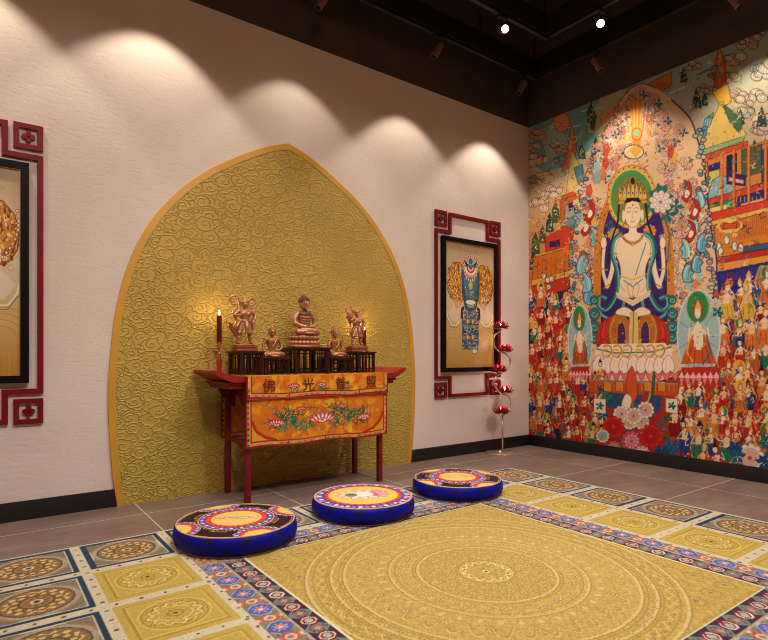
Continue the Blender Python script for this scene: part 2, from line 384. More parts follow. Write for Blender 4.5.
# ------------------------------------------------------------------ red fretwork and elephant paintings
M_RED = mat('dark_red_lacquer', (118, 12, 22), .5, var=.08, scale=6, spec=.2); M_BLACK = mat('black_picture_frame', (8, 7, 8), .5, var=.1, spec=.12)
M_LINER = mat('gold_liner', (200, 150, 80), .35, .5)
def elephant():
    W, H = .74, 1.356
    cv = Canvas(W, H, .0034, T=lambda u, v: (u*W, (1-v)*H))
    ny = cv.ny; v = (1-np.linspace(0, 1, ny))[:, None]; u = np.linspace(0, 1, cv.nx)[None, :]
    t1 = np.array((182, 154, 112.)); t2 = np.array((220, 202, 172.)); t3 = np.array((206, 172, 108.)); t4 = np.array((176, 128, 56.))
    vv = v+0*u
    a = np.clip(vv/.3, 0, 1)[..., None]; b = np.clip((vv-.45)/.25, 0, 1)[..., None]; c = np.clip((vv-.75)/.25, 0, 1)[..., None]
    cv.a = (t1*(1-a)+t2*a)*(1-b)+t3*b; cv.a = cv.a*(1-c)+t4*c
    R = random.Random(3)
    for i in range(34):                                        # faint script-like curls and foliage on the ground
        x, y = R.random(), R.random()*.95; r = R.uniform(.01, .035)
        P = [(x+r*math.cos(t)*(1+t*.1), y+r*.55*math.sin(t)*(1+t*.1)) for t in np.linspace(0, R.uniform(3, 6), 10)]
        cv.line(P, .004, (150, 118, 70), .55)
    for r in (.10, .15, .2, .25):                              # golden arcs at the foot
        for cx in (.14, .86): cv.line([(cx+r*math.cos(t)*1.2, .82-r*.6*math.sin(t)) for t in np.linspace(.1, PI-.1, 16)], .004, (160, 112, 48), .7)
    for i in range(26): 
        x = i/26; cv.line([(x, 1), (x+.01, .86+.05*math.sin(i*1.7))], .004, (214, 168, 90), .5)
    og = [(206, 132, 28), (226, 164, 52), (160, 84, 18), (120, 54, 16), (236, 196, 110), (94, 40, 20), (240, 224, 190)]
    for sgn in (-1, 1):
        X = lambda q: .515+sgn*q
        ear = [(X(.12), .20), (X(.22), .155), (X(.36), .16), (X(.45), .22), (X(.485), .31), (X(.47), .39), (X(.41), .45), (X(.33), .47), (X(.3), .53), (X(.22), .50), (X(.14), .43)]
        cv.poly(ear, og[0]); cv.line(ear+[ear[0]], .006, (90, 44, 20))
        E = cv.map(ear)
        for i in range(520):
            q, w_ = R.uniform(.13, .48), R.uniform(.16, .5)
            ok = (q-.31)**2/.031+(w_-.32)**2/.026 < 1
            if ok:
                s_ = R.uniform(.005, .018); cv.ell(X(q), w_, s_, s_*.55, R.choice(og), R.random()*3, n=8)
        for k in range(14):
            t = k/13; q, w_ = .45-.22*t*t+.03*math.sin(t*PI), .2+.3*t
            cv.ell(X(q+.02), w_, .012, .008, (240, 226, 200), n=8, ring=(80, 40, 20), w=.003)
        cv.line([(X(.15), .56), (X(.2), .62), (X(.3), .665), (X(.4), .66), (X(.47), .6), (X(.485), .55)], .012, (240, 226, 205))       # tusk
        cv.line([(X(.15), .575), (X(.2), .635), (X(.3), .685), (X(.4), .68), (X(.475), .615)], .0045, (110, 80, 60))
        cv.poly([(X(.16), .55), (X(.22), .46), (X(.36), .5), (X(.46), .56), (X(.38), .63), (X(.26), .65)], (236, 220, 200), .55)
        cv.poly([(X(.13), .5), (X(.2), .52), (X(.21), .6), (X(.16), .63)], (70, 34, 22))
    cv.poly([(.515-.19, .21), (.515+.19, .21), (.515+.185, .40), (.515+.12, .52), (.515-.12, .52), (.515-.185, .40)], (58, 84, 96))
    head = [(.515-.15, .2), (.515-.1, .16), (.515+.1, .16), (.515+.15, .2), (.66, .33), (.6, .44), (.6, .54), (.43, .54), (.43, .44), (.37, .33)]
    cv.poly(head, (66, 120, 140))
    bl = [(40, 96, 130), (98, 160, 176), (30, 62, 96), (196, 200, 150), (220, 180, 70), (228, 220, 200), (200, 90, 50), (60, 130, 150)]
    trunk = [(.4, .52), (.63, .52), (.68, .62), (.69, .8), (.67, .86), (.6, .885), (.55, .86), (.4, .86), (.34, .84), (.34, .62)]
    cv.poly(trunk, (44, 88, 118))
    for i in range(26):
        for j in range(11):
            x, y = .35+.33*(j+.5)/11, .53+.33*(i+.5)/26
            if .4 < abs(x-.515)*2.3+.0 : 
                if y < .6: continue
            c_ = R.choice(bl); cv.poly([(x-.013, y-.005), (x+.013, y-.005), (x+.013, y+.005), (x-.013, y+.005)], c_, .85)
    for i in range(150):
        x, y = R.gauss(.515, .055), R.uniform(.2, .5); cv.ell(x, y, .009, .006, R.choice(bl), n=8)
    cv.ell(.515, .33, .055, .045, (150, 176, 120), ring=(40, 70, 90)); cv.ell(.515, .33, .03, .025, (206, 190, 110))
    for k in range(7): cv.line([(.37+k*.048, .6), (.37+k*.048, .86)], .0035, (24, 40, 66))
    for y in (.6, .65, .72, .79): cv.line([(.34, y), (.69, y)], .006, (24, 44, 74))
    for y in (.625, .755):
        for x in (.45, .56): cv.ell(x, y, .028, .022, (226, 190, 100), ring=(150, 60, 30))
    cv.ell(.6, .87, .05, .02, (226, 216, 190), ring=(60, 120, 140), w=.008)
    cv.ell(.515, .49, .085, .03, (226, 176, 60), ring=(40, 30, 40), w=.008); cv.ell(.515, .47, .11, .022, (238, 228, 214), ring=(60, 50, 60), w=.005); cv.ell(.515, .5, .05, .014, (120, 170, 180))
    for r, cc in ((.16, (222, 150, 120)), (.125, (240, 226, 206)), (.09, (200, 60, 50)), (.06, (232, 216, 196)), (.035, (176, 40, 40))):
        cv.poly([(.515+r*math.cos(t), .185+r*.52*math.sin(t)) for t in np.linspace(0, PI, 14)], cc)
    for k in range(9):
        t = PI*(k+.5)/9; cv.ell(.515+.15*math.cos(t), .17-.075*math.sin(t), .03, .02, (232, 202, 176), ring=(120, 70, 60), w=.004); cv.ell(.515+.15*math.cos(t), .17-.075*math.sin(t), .012, .009, (150, 50, 60))
        cv.ell(.515+.13*math.cos(-t), .2+.09*math.sin(t), .016, .011, (240, 230, 214), ring=(110, 50, 50), w=.003)
    cv.ell(.515, .135, .05, .03, (70, 110, 116), ring=(230, 210, 180), w=.006); cv.ell(.42, .155, .04, .012, (24, 40, 44), .4); cv.ell(.61, .155, .04, .012, (24, 40, 44), -.4)
    return cv.mesh('elephant_picture', lambda X, Y: np.stack([X-W/2, 0*X, Y-H/2], -1))
M_ART = painted('printed_canvas', .45, .05)
el_me = elephant(); el_me.materials.append(M_ART)
def fret(cx, label):
    t = thing('wall_fretwork', label, 'wall ornament', (cx, YW, 1.64), 0, 'red fretwork surrounds on the altar wall')
    y0, y1, w = -.026, -.006, .017
    loop = []
    for sx, sz in ((1, 1), (1, -1), (-1, -1), (-1, 1)):
        q = [(.29*sx, .978*sz), (.29*sx, .783*sz), (.488*sx, .783*sz)]
        loop += q if sx*sz > 0 else q[::-1]
    bm = B()
    L_ = [Vector((p[0], 0, p[1])) for p in loop]; ri = []
    for k in range(len(L_)):
        d0 = (L_[k]-L_[k-1]).normalized(); d1 = (L_[(k+1) % len(L_)]-L_[k]).normalized()
        nn = Vector((-d0.z-d1.z, 0, d0.x+d1.x))
        ri.append([bm.verts.new(L_[k]+nn*w*sg+Vector((0, yy, 0))) for sg, yy in ((1, y0), (-1, y0), (-1, y1), (1, y1))])
    for a, c in zip(ri, ri[1:]+ri[:1]):
        for k in range(4): bm.faces.new((a[k], a[(k+1) % 4], c[(k+1) % 4], c[k]))
    obj('band', bm, M_RED, t)
    for sx in (1, -1):
        for sz in (1, -1):
            c = (.4205*sx, .916*sz); h, r = .084, .052
            bm = B(); box(bm, c[0]-h, c[0]+h, y0, y1, c[1]+r, c[1]+h); box(bm, c[0]-h, c[0]+h, y0, y1, c[1]-h, c[1]-r)
            box(bm, c[0]-h, c[0]-r, y0, y1, c[1]-r, c[1]+r); box(bm, c[0]+r, c[0]+h, y0, y1, c[1]-r, c[1]+r)
            ct = obj('corner_block', bm, M_RED, t)
            bm = B()
            for dx, dz in ((1, 0), (-1, 0), (0, 1), (0, -1)):
                n = 18; P = [(c[0]+dx*.0215+.0165*math.cos(k*2*PI/n), c[1]+dz*.0215+.0165*math.sin(k*2*PI/n)) for k in range(n)]
                prism(bm, P, y0+.002, y1)
            obj('clover', bm, M_RED, ct)
    for z in (.978, -.978):                                     # small spacers that hold it off the wall
        pass
    return t
def picture(cx, label):
    t = thing('framed_picture', label, 'picture', (cx, YW-.008, 1.6435), 0, 'framed elephant pictures on the altar wall')
    def rect(bm, a, b, w, y0, y1):
        box(bm, -a, a, y0, y1, b-w, b); box(bm, -a, a, y0, y1, -b, -b+w); box(bm, -a, -a+w, y0, y1, -b+w, b-w); box(bm, a-w, a, y0, y1, -b+w, b-w)
    bm = B(); rect(bm, .4215, .728, .048, -.042, -.002); obj('frame', bm, M_BLACK, t)
    bm = B(); rect(bm, .3735, .680, .004, -.034, -.010); obj('liner', bm, M_LINER, t)
    o = bpy.data.objects.new('elephant_print', el_me); C.objects.link(o); o.parent = t; o.location = (0, -.02, 0)
    bm = B(); box(bm, -.38, .38, -.012, -.003, -.69, .69); obj('backing', bm, M_BLACK, t)
fret(4.4035, 'dark red fretwork surround behind the lotus lamp'); fret(-.14, 'dark red fretwork surround cut off at the photo edge, far from the lamp')
picture(4.4045, 'black framed elephant picture hanging beside the lotus lamp'); picture(-.14, 'black framed elephant picture of which only one golden ear shows')
# ------------------------------------------------------------------ thangka mural
SN, CS = .8049, .5934
def onmural(x, y):
    r = (x-384)/f_px; t = XW/(CS+SN*r); return (YW-(SN-CS*r)*t, 1.1+t*(355-y)/f_px)
def mural():
    R = random.Random(11); U = R.uniform
    cv = Canvas(2.75, ZP, .0062, T=onmural, base=(206, 170, 120))
    cream, skin, org, red, dred = (238, 222, 194), (240, 216, 180), (218, 112, 40), (190, 38, 24), (138, 22, 20)
    teal, aqua, navy, indigo, gold = (36, 112, 112), (120, 184, 190), (22, 28, 66), (46, 34, 104), (222, 172, 72)
    pink, green, brown, ink = (232, 168, 150), (44, 128, 72), (124, 62, 34), (34, 26, 34)
    P, E, Ln = cv.poly, cv.ell, cv.line
    def S(pts, closed=True, k=5):
        n = len(pts); out = []
        for i in range(n if closed else n-1):
            if closed: a, b, c_, d_ = pts[i-1], pts[i], pts[(i+1) % n], pts[(i+2) % n]
            else: a, b, c_, d_ = pts[max(i-1, 0)], pts[i], pts[i+1], pts[min(i+2, n-1)]
            for j in range(k):
                t = j/k; out.append(tuple(.5*((2*b[q])+(c_[q]-a[q])*t+(2*a[q]-5*b[q]+4*c_[q]-d_[q])*t*t+(3*b[q]-a[q]-3*c_[q]+d_[q])*t**3) for q in (0, 1)))
        if not closed: out.append(pts[-1])
        return out
    def SP(pts, col, edge=None, w=.005): q = S(pts); P(q, col); (Ln(q+[q[0]], w, edge) if edge else None)
    def SL(pts, w, col): Ln(S(pts, False), w, col)
    def PO(pts, col, alpha=1): P(pts, col, alpha); Ln(list(pts)+[pts[0]], .0055, tuple(v*.42 for v in col))
    # zones laid in wall coordinates
    Z = (np.arange(cv.ny)*cv.res)[:, None, None]
    st = [(0, (150, 40, 26)), (1.0, (178, 50, 28)), (1.6, (196, 74, 34)), (2.1, (206, 120, 62)), (2.8, (208, 166, 112)), (3.3, (190, 180, 148)), (3.9, (150, 170, 156))]
    for (z0, c0), (z1, c1) in zip(st, st[1:]):
        k = np.clip((Z-z0)/(z1-z0), 0, 1); m = (Z >= z0) & (Z < z1)
        cv.a = np.where(m, np.array(c0, float)*(1-k)+np.array(c1, float)*k, cv.a)
    def cloud(x, y, s, col, n=9, edge=(96, 70, 58)):
        s = s*1.15
        for i in range(n):
            a = U(0, 2*PI); d = s*U(.3, .9); q = s*U(.28, .5); cx, cy = x+d*math.cos(a), y+d*.6*math.sin(a)
            E(cx, cy, q*1.1, q*.9, col, ring=edge, w=.007); E(cx, cy, q*.62, q*.58, tuple(min(255, c+14) for c in col), ring=tuple(c*.72 for c in col), w=.006)
            Ln([(cx+q*.4*math.cos(t)*(1-t*.12), cy+q*.4*math.sin(t)*(1-t*.12)) for t in np.linspace(0, 5, 9)], .005, tuple(c*.62 for c in col))
    def bloom(x, y, s, c1=pink, c2=cream, n=9, core=(200, 60, 60)):
        for L_ in (1, .68, .4):
            for i in range(n):
                a = 2*PI*i/n+L_*2; E(x+s*.62*L_*math.cos(a), y+s*.62*L_*math.sin(a), s*.40*L_+.6, s*.24*L_+.5, c1 if L_ > .8 else c2, a, ring=tuple(c*.68 for c in c1), w=.004, n=10)
        E(x, y, s*.16, s*.16, core, n=8)
    def leaf(x, y, s, a, col=teal):
        P([(x, y), (x+s*math.cos(a-.5)*.6, y+s*math.sin(a-.5)*.6), (x+s*math.cos(a), y+s*math.sin(a)), (x+s*math.cos(a+.5)*.6, y+s*math.sin(a+.5)*.6)], col)
        Ln([(x, y), (x+s*.8*math.cos(a), y+s*.8*math.sin(a))], .004, (18, 60, 64))
    def leaves(x, y, s, n=5, col=teal):
        for i in range(n): leaf(x, y, s, 2*PI*i/n+U(-.3, .3), col)
    def figure(x, y, s, robe=None, halo=None, lean=None):
        robe = robe or R.choice([red, org, (200, 70, 36), green, (190, 120, 40), dred, (44, 80, 130)]); lean = U(-.25, .25) if lean is None else lean
        if halo: E(x, y-s*.72, s*.34, s*.42, halo, ring=gold, w=.007)
        P([(x-s*.42, y+s), (x-s*.34, y+s*.3), (x-s*.3, y-s*.1), (x, y-s*.35), (x+s*.3, y-s*.1), (x+s*.38, y+s*.35), (x+s*.45, y+s)], robe)
        flesh = R.choice([skin, (236, 196, 150), (230, 180, 130), (240, 206, 170)])
        P([(x-s*.15, y+s*.2), (x-s*.19, y-s*.25), (x, y-s*.45), (x+s*.19, y-s*.25), (x+s*.13, y+s*.2)], flesh)
        Ln([(x-s*.16, y-s*.15), (x, y+s*.02), (x+s*.16, y-s*.15)], .005, gold); Ln([(x-s*.14, y+s*.22), (x+s*.14, y+s*.2)], .007, gold)
        hx = x+lean*s*.5
        E(hx, y-s*.66, s*.15, s*.24, flesh, lean, ring=(120, 60, 40), w=.004, n=12)
        P([(hx-s*.18, y-s*.78), (hx, y-s*1.15), (hx+s*.18, y-s*.78)], R.choice([gold, ink, org]))
        Ln([(x-s*.22, y-s*.2), (x-s*.42, y+s*.15), (x-s*.1, y+s*.15)], .010, flesh); Ln([(x+s*.22, y-s*.2), (x+s*.46, y-s*.02), (x+s*.3, y-s*.45)], .009, flesh)
        for q in (-.2, .05, .25): Ln([(x+q*s, y+s*.35), (x+q*s*1.4, y+s)], .004, tuple(c*.55 for c in robe))
        Ln([(x-s*.3, y-s*.1), (x-s*.46, y+s*.4), (x-s*.3, y+s)], .007, R.choice([teal, gold, ink, green]))
        Ln([(x+s*.3, y-s*.1), (x+s*.5, y+s*.4), (x+s*.34, y+s)], .006, R.choice([aqua, gold, ink]))
        E(hx-s*.06, y-s*.68, .35, .3, ink, n=5); E(hx+s*.07, y-s*.68, .35, .3, ink, n=5)
    def ray(x, y, n, ln, c, sl=.0, sp=2):
        for i in range(n): Ln([(x+i*sp, y), (x+i*sp+sl, y+ln)], .005, c)
    # --- upper sky and clouds
    P([(533, 118), (575, 96), (640, 78), (600, 140), (572, 165), (545, 172), (533, 165)], (110, 160, 156)); P([(540, 130), (560, 122), (570, 150), (548, 160)], (160, 178, 158))
    for i in range(26):
        x = U(560, 770); y = 127.9-.411*(x-529)+U(4, 34); Ln([(x, y), (x+U(10, 22), y-U(3, 8))], .010, R.choice([teal, aqua, (70, 140, 140), cream]))
    for x, y, s in ((735, 58, 9), (748, 44, 8), (728, 78, 9), (760, 34, 7), (762, 72, 11), (755, 98, 10), (768, 120, 11), (745, 112, 8), (706, 90, 7), (738, 96, 8), (715, 74, 6), (776, 60, 12), (778, 95, 12), (694, 66, 6), (782, 140, 12), (760, 128, 9)):
        cloud(x, y, s, R.choice([(226, 204, 170), (212, 190, 158), (226, 198, 176), (206, 200, 176)]))
    for x, y, s in ((538, 135, 7), (536, 160, 8), (545, 178, 8), (552, 192, 8), (534, 182, 7), (540, 205, 8), (560, 160, 5), (533, 148, 6), (563, 150, 6)):
        cloud(x, y, s, R.choice([(226, 170, 132), (218, 190, 150), (232, 200, 170), (150, 184, 168)]))
    E(562, 122, 8, 10, (226, 140, 92), ring=(170, 70, 50), w=.01); E(562, 122, 5, 6.5, (220, 160, 120)); Ln([(558, 121), (561, 124), (566, 120)], .006, dred); Ln([(559, 127), (565, 126)], .006, dred)
    Ln([(549, 144), (554, 149), (560, 145), (556, 152)], .012, red); Ln([(538, 158), (545, 156), (541, 162)], .016, red)
    # pavilion roofs and rocks of the upper band
    PO([(600, 116), (620, 100), (619, 120), (603, 128)], (206, 128, 56)); ray(601, 112, 8, 10, brown, 1, 2.3)
    PO([(586, 122), (601, 96), (610, 92), (628, 88), (615, 118), (598, 134), (588, 134)], (222, 178, 118), .6); PO([(592, 128), (587, 112), (591, 104), (597, 116), (594, 130)], (70, 90, 72)); Ln([(592, 102), (591, 128)], .01, ink)
    PO([(572, 122), (568, 148), (562, 172), (574, 166), (577, 148)], (206, 112, 66)); Ln([(573, 118), (571, 160)], .008, gold)
    PO([(648, 84), (672, 72), (672, 86), (655, 94)], (204, 120, 50)); ray(650, 83, 9, 8, brown, 1, 2.4)
    for q in ((596, 148, 17), (582, 152, 14), (697, 100, 17), (705, 100, 12), (684, 76, 13), (652, 100, 8), (590, 118, 10), (755, 152, 19), (741, 118, 14), (762, 118, 18), (724, 122, 8)):
        x, y, s = q; P([(x-s*.28, y+s*.5), (x-s*.2, y-s*.2), (x, y-s*.7), (x+s*.22, y-s*.1), (x+s*.3, y+s*.5)], R.choice([(46, 66, 70), (60, 70, 50), (50, 40, 70), (36, 80, 70)])); 
        for i in range(9): E(x+U(-.15, .15)*s, y+U(-.3, .4)*s, .8, .8, R.choice([aqua, gold, green]), n=6)
    PO([(714, 88), (716, 58), (720, 48), (725, 60), (727, 88)], (206, 92, 58)); Ln([(720, 40), (720, 84)], .008, gold); E(720, 74, 2, 4, (120, 150, 130))
    PO([(712, 92), (728, 84), (732, 102), (722, 108)], (228, 176, 70))
    # left pavilion
    PO([(566, 196), (572, 150), (584, 172), (588, 190)], (226, 188, 110)); PO([(574, 168), (583, 164), (584, 182), (579, 186)], (90, 130, 150)); PO([(562, 196), (588, 186), (588, 192), (562, 202)], (200, 80, 40))
    PO([(560, 200), (580, 194), (579, 236), (562, 243)], (196, 96, 46)); PO([(565, 206), (576, 202), (576, 216), (565, 220)], (150, 160, 150)); PO([(569, 204), (576, 202), (576, 209), (569, 211)], indigo)
    PO([(564, 220), (577, 216), (577, 232), (565, 236)], (112, 140, 140)); Ln([(566, 200), (566, 240)], .014, org); Ln([(578, 194), (578, 236)], .014, org); Ln([(546, 240), (579, 228)], .016, red)
    PO([(545, 238), (566, 226), (580, 234), (580, 246), (546, 252)], (202, 66, 40)); PO([(550, 242), (560, 240), (560, 246), (550, 247)], indigo)
    for x, y, s in ((556, 214, 18), (550, 224, 16), (543, 236, 15), (536, 245, 18), (534, 262, 16)):
        P([(x-s*.25, y+s*.5), (x-s*.2, y-s*.3), (x, y-s*.75), (x+s*.2, y-s*.2), (x+s*.25, y+s*.5)], R.choice([(40, 70, 60), (60, 80, 80), (70, 84, 50)]))
        for i in range(8): E(x+U(-.15, .15)*s, y+U(-.4, .4)*s, .7, .8, R.choice([aqua, gold, cream]), n=6)
    PO([(534, 258), (568, 248), (570, 276), (532, 286)], (214, 112, 34)); PO([(532, 280), (572, 270), (572, 276), (532, 286)], gold); ray(538, 258, 7, 20, brown, 0, 4.5)
    PO([(531, 286), (572, 276), (575, 330), (531, 345)], (196, 56, 30)); Ln([(535, 256), (572, 246)], .012, gold); E(568, 250, 3.4, 4, org, ring=gold)
    PO([(544, 298), (549, 296), (549, 320), (544, 322)], navy); PO([(558, 292), (566, 290), (566, 308), (558, 310)], indigo); PO([(529, 320), (532, 320), (532, 345), (529, 346)], indigo)
    for q in ((548, 280), (544, 276), (552, 279), (549, 287)): E(q[0], q[1], 2.4, 3, cream, ring=navy)
    # right pavilion
    PO([(700, 150), (709, 128), (720, 104), (733, 118), (747, 134), (744, 138), (702, 154)], (228, 190, 98)); PO([(701, 146), (704, 120), (714, 112), (712, 122)], (90, 150, 150)); ray(704, 119, 5, 8, cream, -1, 2.2)
    PO([(723, 104), (734, 112), (743, 122), (740, 134), (730, 122)], (70, 110, 70)); PO([(702, 150), (745, 136), (744, 141), (702, 156)], (150, 170, 120)); PO([(702, 156), (748, 141), (748, 147), (704, 163)], (208, 82, 40))
    PO([(706, 160), (768, 140), (785, 136), (785, 200), (706, 222)], (206, 130, 70))
    PO([(709, 166), (720, 162), (720, 180), (709, 184)], indigo); PO([(709, 172), (720, 169), (720, 184), (709, 188)], (206, 190, 90)); PO([(727, 156), (737, 153), (737, 172), (727, 176)], navy); PO([(742, 150), (762, 144), (762, 172), (742, 178)], (80, 90, 60)); PO([(762, 150), (785, 143), (785, 176), (762, 182)], (60, 70, 90))
    PO([(708, 196), (713, 180), (722, 175), (733, 180), (735, 192), (708, 199)], (140, 176, 178))
    for i in range(40): E(U(709, 733), U(181, 195), .7, .6, R.choice([(70, 120, 140), cream]), n=5)
    PO([(727, 172), (746, 176), (746, 186), (727, 184)], indigo); PO([(729, 177), (744, 180), (744, 184), (729, 181)], pink)
    PO([(706, 200), (785, 176), (785, 183), (706, 208)], (196, 66, 44)); PO([(706, 206), (735, 198), (735, 212), (708, 220)], green); PO([(710, 208), (728, 204), (728, 212), (710, 216)], (226, 206, 110))
    PO([(736, 198), (785, 184), (785, 202), (737, 214)], indigo); PO([(741, 204), (764, 198), (764, 206), (741, 212)], pink); ray(737, 197, 11, 5, gold, 0, 4)
    for x in (707, 722, 734, 749, 766, 781): Ln([(x, 158-(x-707)*.27), (x, 214-(x-707)*.27)], .02, (222, 128, 52)); Ln([(x+1.2, 158-(x-707)*.27), (x+1.2, 214-(x-707)*.27)], .005, dred)
    PO([(706, 214), (785, 196), (785, 203), (708, 222)], (208, 60, 34)); PO([(708, 222), (785, 203), (785, 208), (710, 226)], (226, 178, 80))
    PO([(714, 226), (785, 207), (785, 250), (716, 262)], (214, 122, 40))
    for i in range(24): Ln([(740+i*1.9, 219-i*.45), (739+i*1.9, 240-i*.45)], .005, (150, 66, 30))
    PO([(742, 247), (785, 240), (785, 246), (740, 253)], (50, 90, 120)); PO([(716, 258), (785, 246), (785, 252), (716, 264)], (196, 40, 28)); PO([(716, 264), (785, 252), (785, 262), (716, 274)], (224, 150, 60))
    E(730, 226, 13, 7, (230, 190, 90), -.1); E(725, 226, 5, 4, (206, 80, 40)); E(736, 225, 5, 4, (206, 80, 40)); PO([(724, 224), (737, 223), (737, 228), (724, 229)], (206, 80, 40))
    for q in ((719, 247), (727, 240), (735, 246), (741, 248), (721, 252)): E(q[0], q[1], 2.6, 4.5, cream, ring=(80, 110, 110))
    for i in range(520):
        x = R.choice((U(529, 596), U(690, 785))); y0_ = 127.9-.411*(x-529)+5; y = U(y0_, 290)
        k = (y-y0_)/(290-y0_); pal = [cream, (206, 190, 150), (150, 176, 160), (196, 150, 110), teal, (226, 180, 140)] if k < .4 else [org, red, gold, teal, navy, cream, (206, 120, 60), dred, (90, 140, 140)]
        a = U(0, 6.28); s = U(1.2, 3.6); Ln([(x, y), (x+s*math.cos(a), y+s*math.sin(a)), (x+s*1.5*math.cos(a+.9), y+s*1.5*math.sin(a+.9)), (x+s*math.cos(a+1.8), y+s*1.8*math.sin(a+1.4))], U(.004, .010), R.choice(pal), .8)
    # --- flowering aureole of the deity
    aur = [(640, 84), (656, 88), (672, 100), (690, 118), (698, 140), (704, 165), (708, 200), (712, 232), (717, 262), (714, 292), (700, 330), (672, 378), (596, 378), (572, 320), (570, 280), (573, 240), (579, 205), (586, 175), (597, 148), (612, 118), (624, 96)]
    P(S(aur), (226, 186, 146)); SL(aur[2:15], .012, navy); SL(aur[15:]+aur[:2], .009, (90, 60, 50))
    for i in range(230):
        t = U(0, 1); sgn = R.choice([-1, 1]); yy = 96+t*250; w_ = 8+56*min(1, t*2.6)**.8; x = 640+sgn*w_*U(.45, 1.02)-(4 if sgn > 0 else 0)
        c1 = R.choice([pink, (236, 190, 170), (224, 140, 120), (240, 222, 196), (230, 196, 110), (206, 110, 96), (226, 176, 120)]); bloom(x, yy, U(3.4, 6.4), c1, R.choice([cream, pink, (240, 216, 190)]), 7)
        if R.random() < .55: leaves(x+U(-6, 6), yy+U(-6, 6), U(3, 5.5), 3)
    for i in range(900):
        t = U(0, 1); yy = 92+t*280; w_ = 10+60*min(1, t*2.6)**.8; x = 641+U(-1, .97)*w_
        a = U(0, 6.28); q = U(1.0, 2.8); Ln([(x, yy), (x+q*math.cos(a), yy+q*math.sin(a)), (x+q*1.5*math.cos(a+.9), yy+q*1.5*math.sin(a+.9)), (x+q*math.cos(a+1.9), yy+q*1.8*math.sin(a+1.5))], U(.004, .009), R.choice([cream, (240, 200, 120), gold, (206, 130, 100), teal, brown, (236, 170, 150), (196, 90, 70), (200, 160, 90), (120, 80, 60)]), .85)
    for i in range(30):
        t = U(.1, 1); sgn = R.choice((-1, 1)); yy = 110+t*240; x = 640+sgn*(10+52*min(1, t*2.4)**.8)*U(.75, 1); P([(x-3, yy-5), (x+2, yy-8), (x+4, yy), (x+1, yy+7), (x-3, yy+4)], R.choice([(196, 60, 40), aqua, (226, 180, 70), (150, 190, 190), (226, 120, 90)]), .8)
    for x, y, s in ((640, 92, 6), (628, 108, 6), (655, 100, 6), (664, 118, 6), (612, 132, 6), (622, 150, 5), (680, 130, 6)): bloom(x, y, s, pink, (236, 180, 160)); leaves(x+4, y+3, 5, 4)
    for y in range(0, 200, 7):
        for x, s in ((700+y*.085, 5), (577-y*.03+ (18-y*.25 if y < 70 else 0), 4)):
            cloud(x, 128+y if x > 640 else 150+y, s, R.choice([cream, aqua, (230, 180, 170), (180, 212, 210)]), 2, navy)
    for x, y in ((699, 198), (703, 242), (685, 248), (594, 236), (583, 264), (590, 294), (698, 262), (689, 272), (586, 282), (693, 224)):
        k = R.choice([-1, 1]); cc = R.choice([aqua, (100, 170, 196), (140, 196, 200)])
        SP([(x-5*k, y+9), (x-6*k, y), (x-2*k, y-8), (x+3*k, y-9), (x+2*k, y-3), (x+5*k, y+1), (x+2*k, y+4), (x+3*k, y+10)], cc, navy, .006)
        SL([(x-4*k, y+6), (x-3*k, y-2), (x, y-6)], .006, (226, 240, 236)); SL([(x-1*k, y+8), (x, y+1), (x+1*k, y-4)], .005, (40, 100, 130)); SL([(x-6*k, y-4), (x-9*k, y-7), (x-7*k, y-11), (x-4*k, y-9)], .012, cream); cloud(x+2, y-9, 3, R.choice([aqua, gold, cream]), 2, navy); E(x+k, y-5, 1.2, 1, org, n=6)
    for x, y in ((687, 192), (695, 210), (586, 226), (691, 232), (590, 212)):
        SP([(x-3, y-12), (x+4, y-8), (x+5, y+2), (x, y+10), (x-5, y+6), (x-1, y), (x+1, y-5)], (176, 44, 30), (90, 20, 20)); SP([(x, y-2), (x+3, y+1), (x, y+6), (x-2, y+4)], cream); SL([(x-5, y+9), (x+1, y+14), (x+7, y+8)], .012, gold)
    P([(630, 100), (643, 98), (641, 146), (633, 147)], (226, 146, 48)); 
    for x in (626, 630, 634, 638, 642, 646): Ln([(x, 102), (636+(x-636)*.7, 132)], .009, R.choice([gold, (200, 92, 40), (240, 200, 120)]))
    E(637, 134, 5, 6, (232, 160, 60), ring=(180, 70, 40)); E(637, 133, 2.4, 2.4, aqua); E(634, 152, 10, 7, (232, 206, 150), ring=navy, w=.008); P([(629, 150), (636, 158), (643, 149), (636, 145)], gold)
    # body nimbus and throne back
    nb = [(634+(42-2)*math.cos(t)*(1.0), 262-96*math.sin(t)*.9) for t in np.linspace(0, PI, 22)]
    nb = nb+[(594, 330), (676, 330)][0:0]; P(nb+[(594, 335), (676, 332)], (206, 128, 46))
    for i in range(120):
        t = U(-.4, PI+.4); k = U(.86, .98); E(634+39*k*math.cos(t), 258-84*k*math.sin(t) if math.sin(t) > 0 else 258+abs(math.sin(t))*150, .9, .9, R.choice([brown, gold, (160, 80, 40)]), n=6)
    P([(634+33*math.cos(t), 262-78*math.sin(t)) for t in np.linspace(0, PI, 22)]+[(601, 325), (668, 322)], (58, 34, 104))
    for y in range(190, 320, 6): Ln([(603, y+3), (666, y)], .004, (90, 60, 140), .6)
    # halo
    E(632, 197, 24.5, 32, (226, 178, 84), ring=(180, 110, 40)); E(632, 198, 21, 28, (70, 150, 84)); E(632, 200, 17.5, 24, (126, 128, 52)); 
    for i in range(90): a = U(0, 2*PI); k = U(.3, 1); E(632+17*k*math.cos(a), 200+23*k*math.sin(a), .9, .9, R.choice([(90, 100, 40), (150, 150, 70), (60, 110, 50)]), n=6)
    for i in range(26): a = i/26*2*PI; E(632+23*math.cos(a), 197+30*math.sin(a), .9, .9, brown, n=6)
    # lotus flowers on the stems beside the head
    Ln([(668, 262), (670, 235), (661, 205)], .014, teal); 
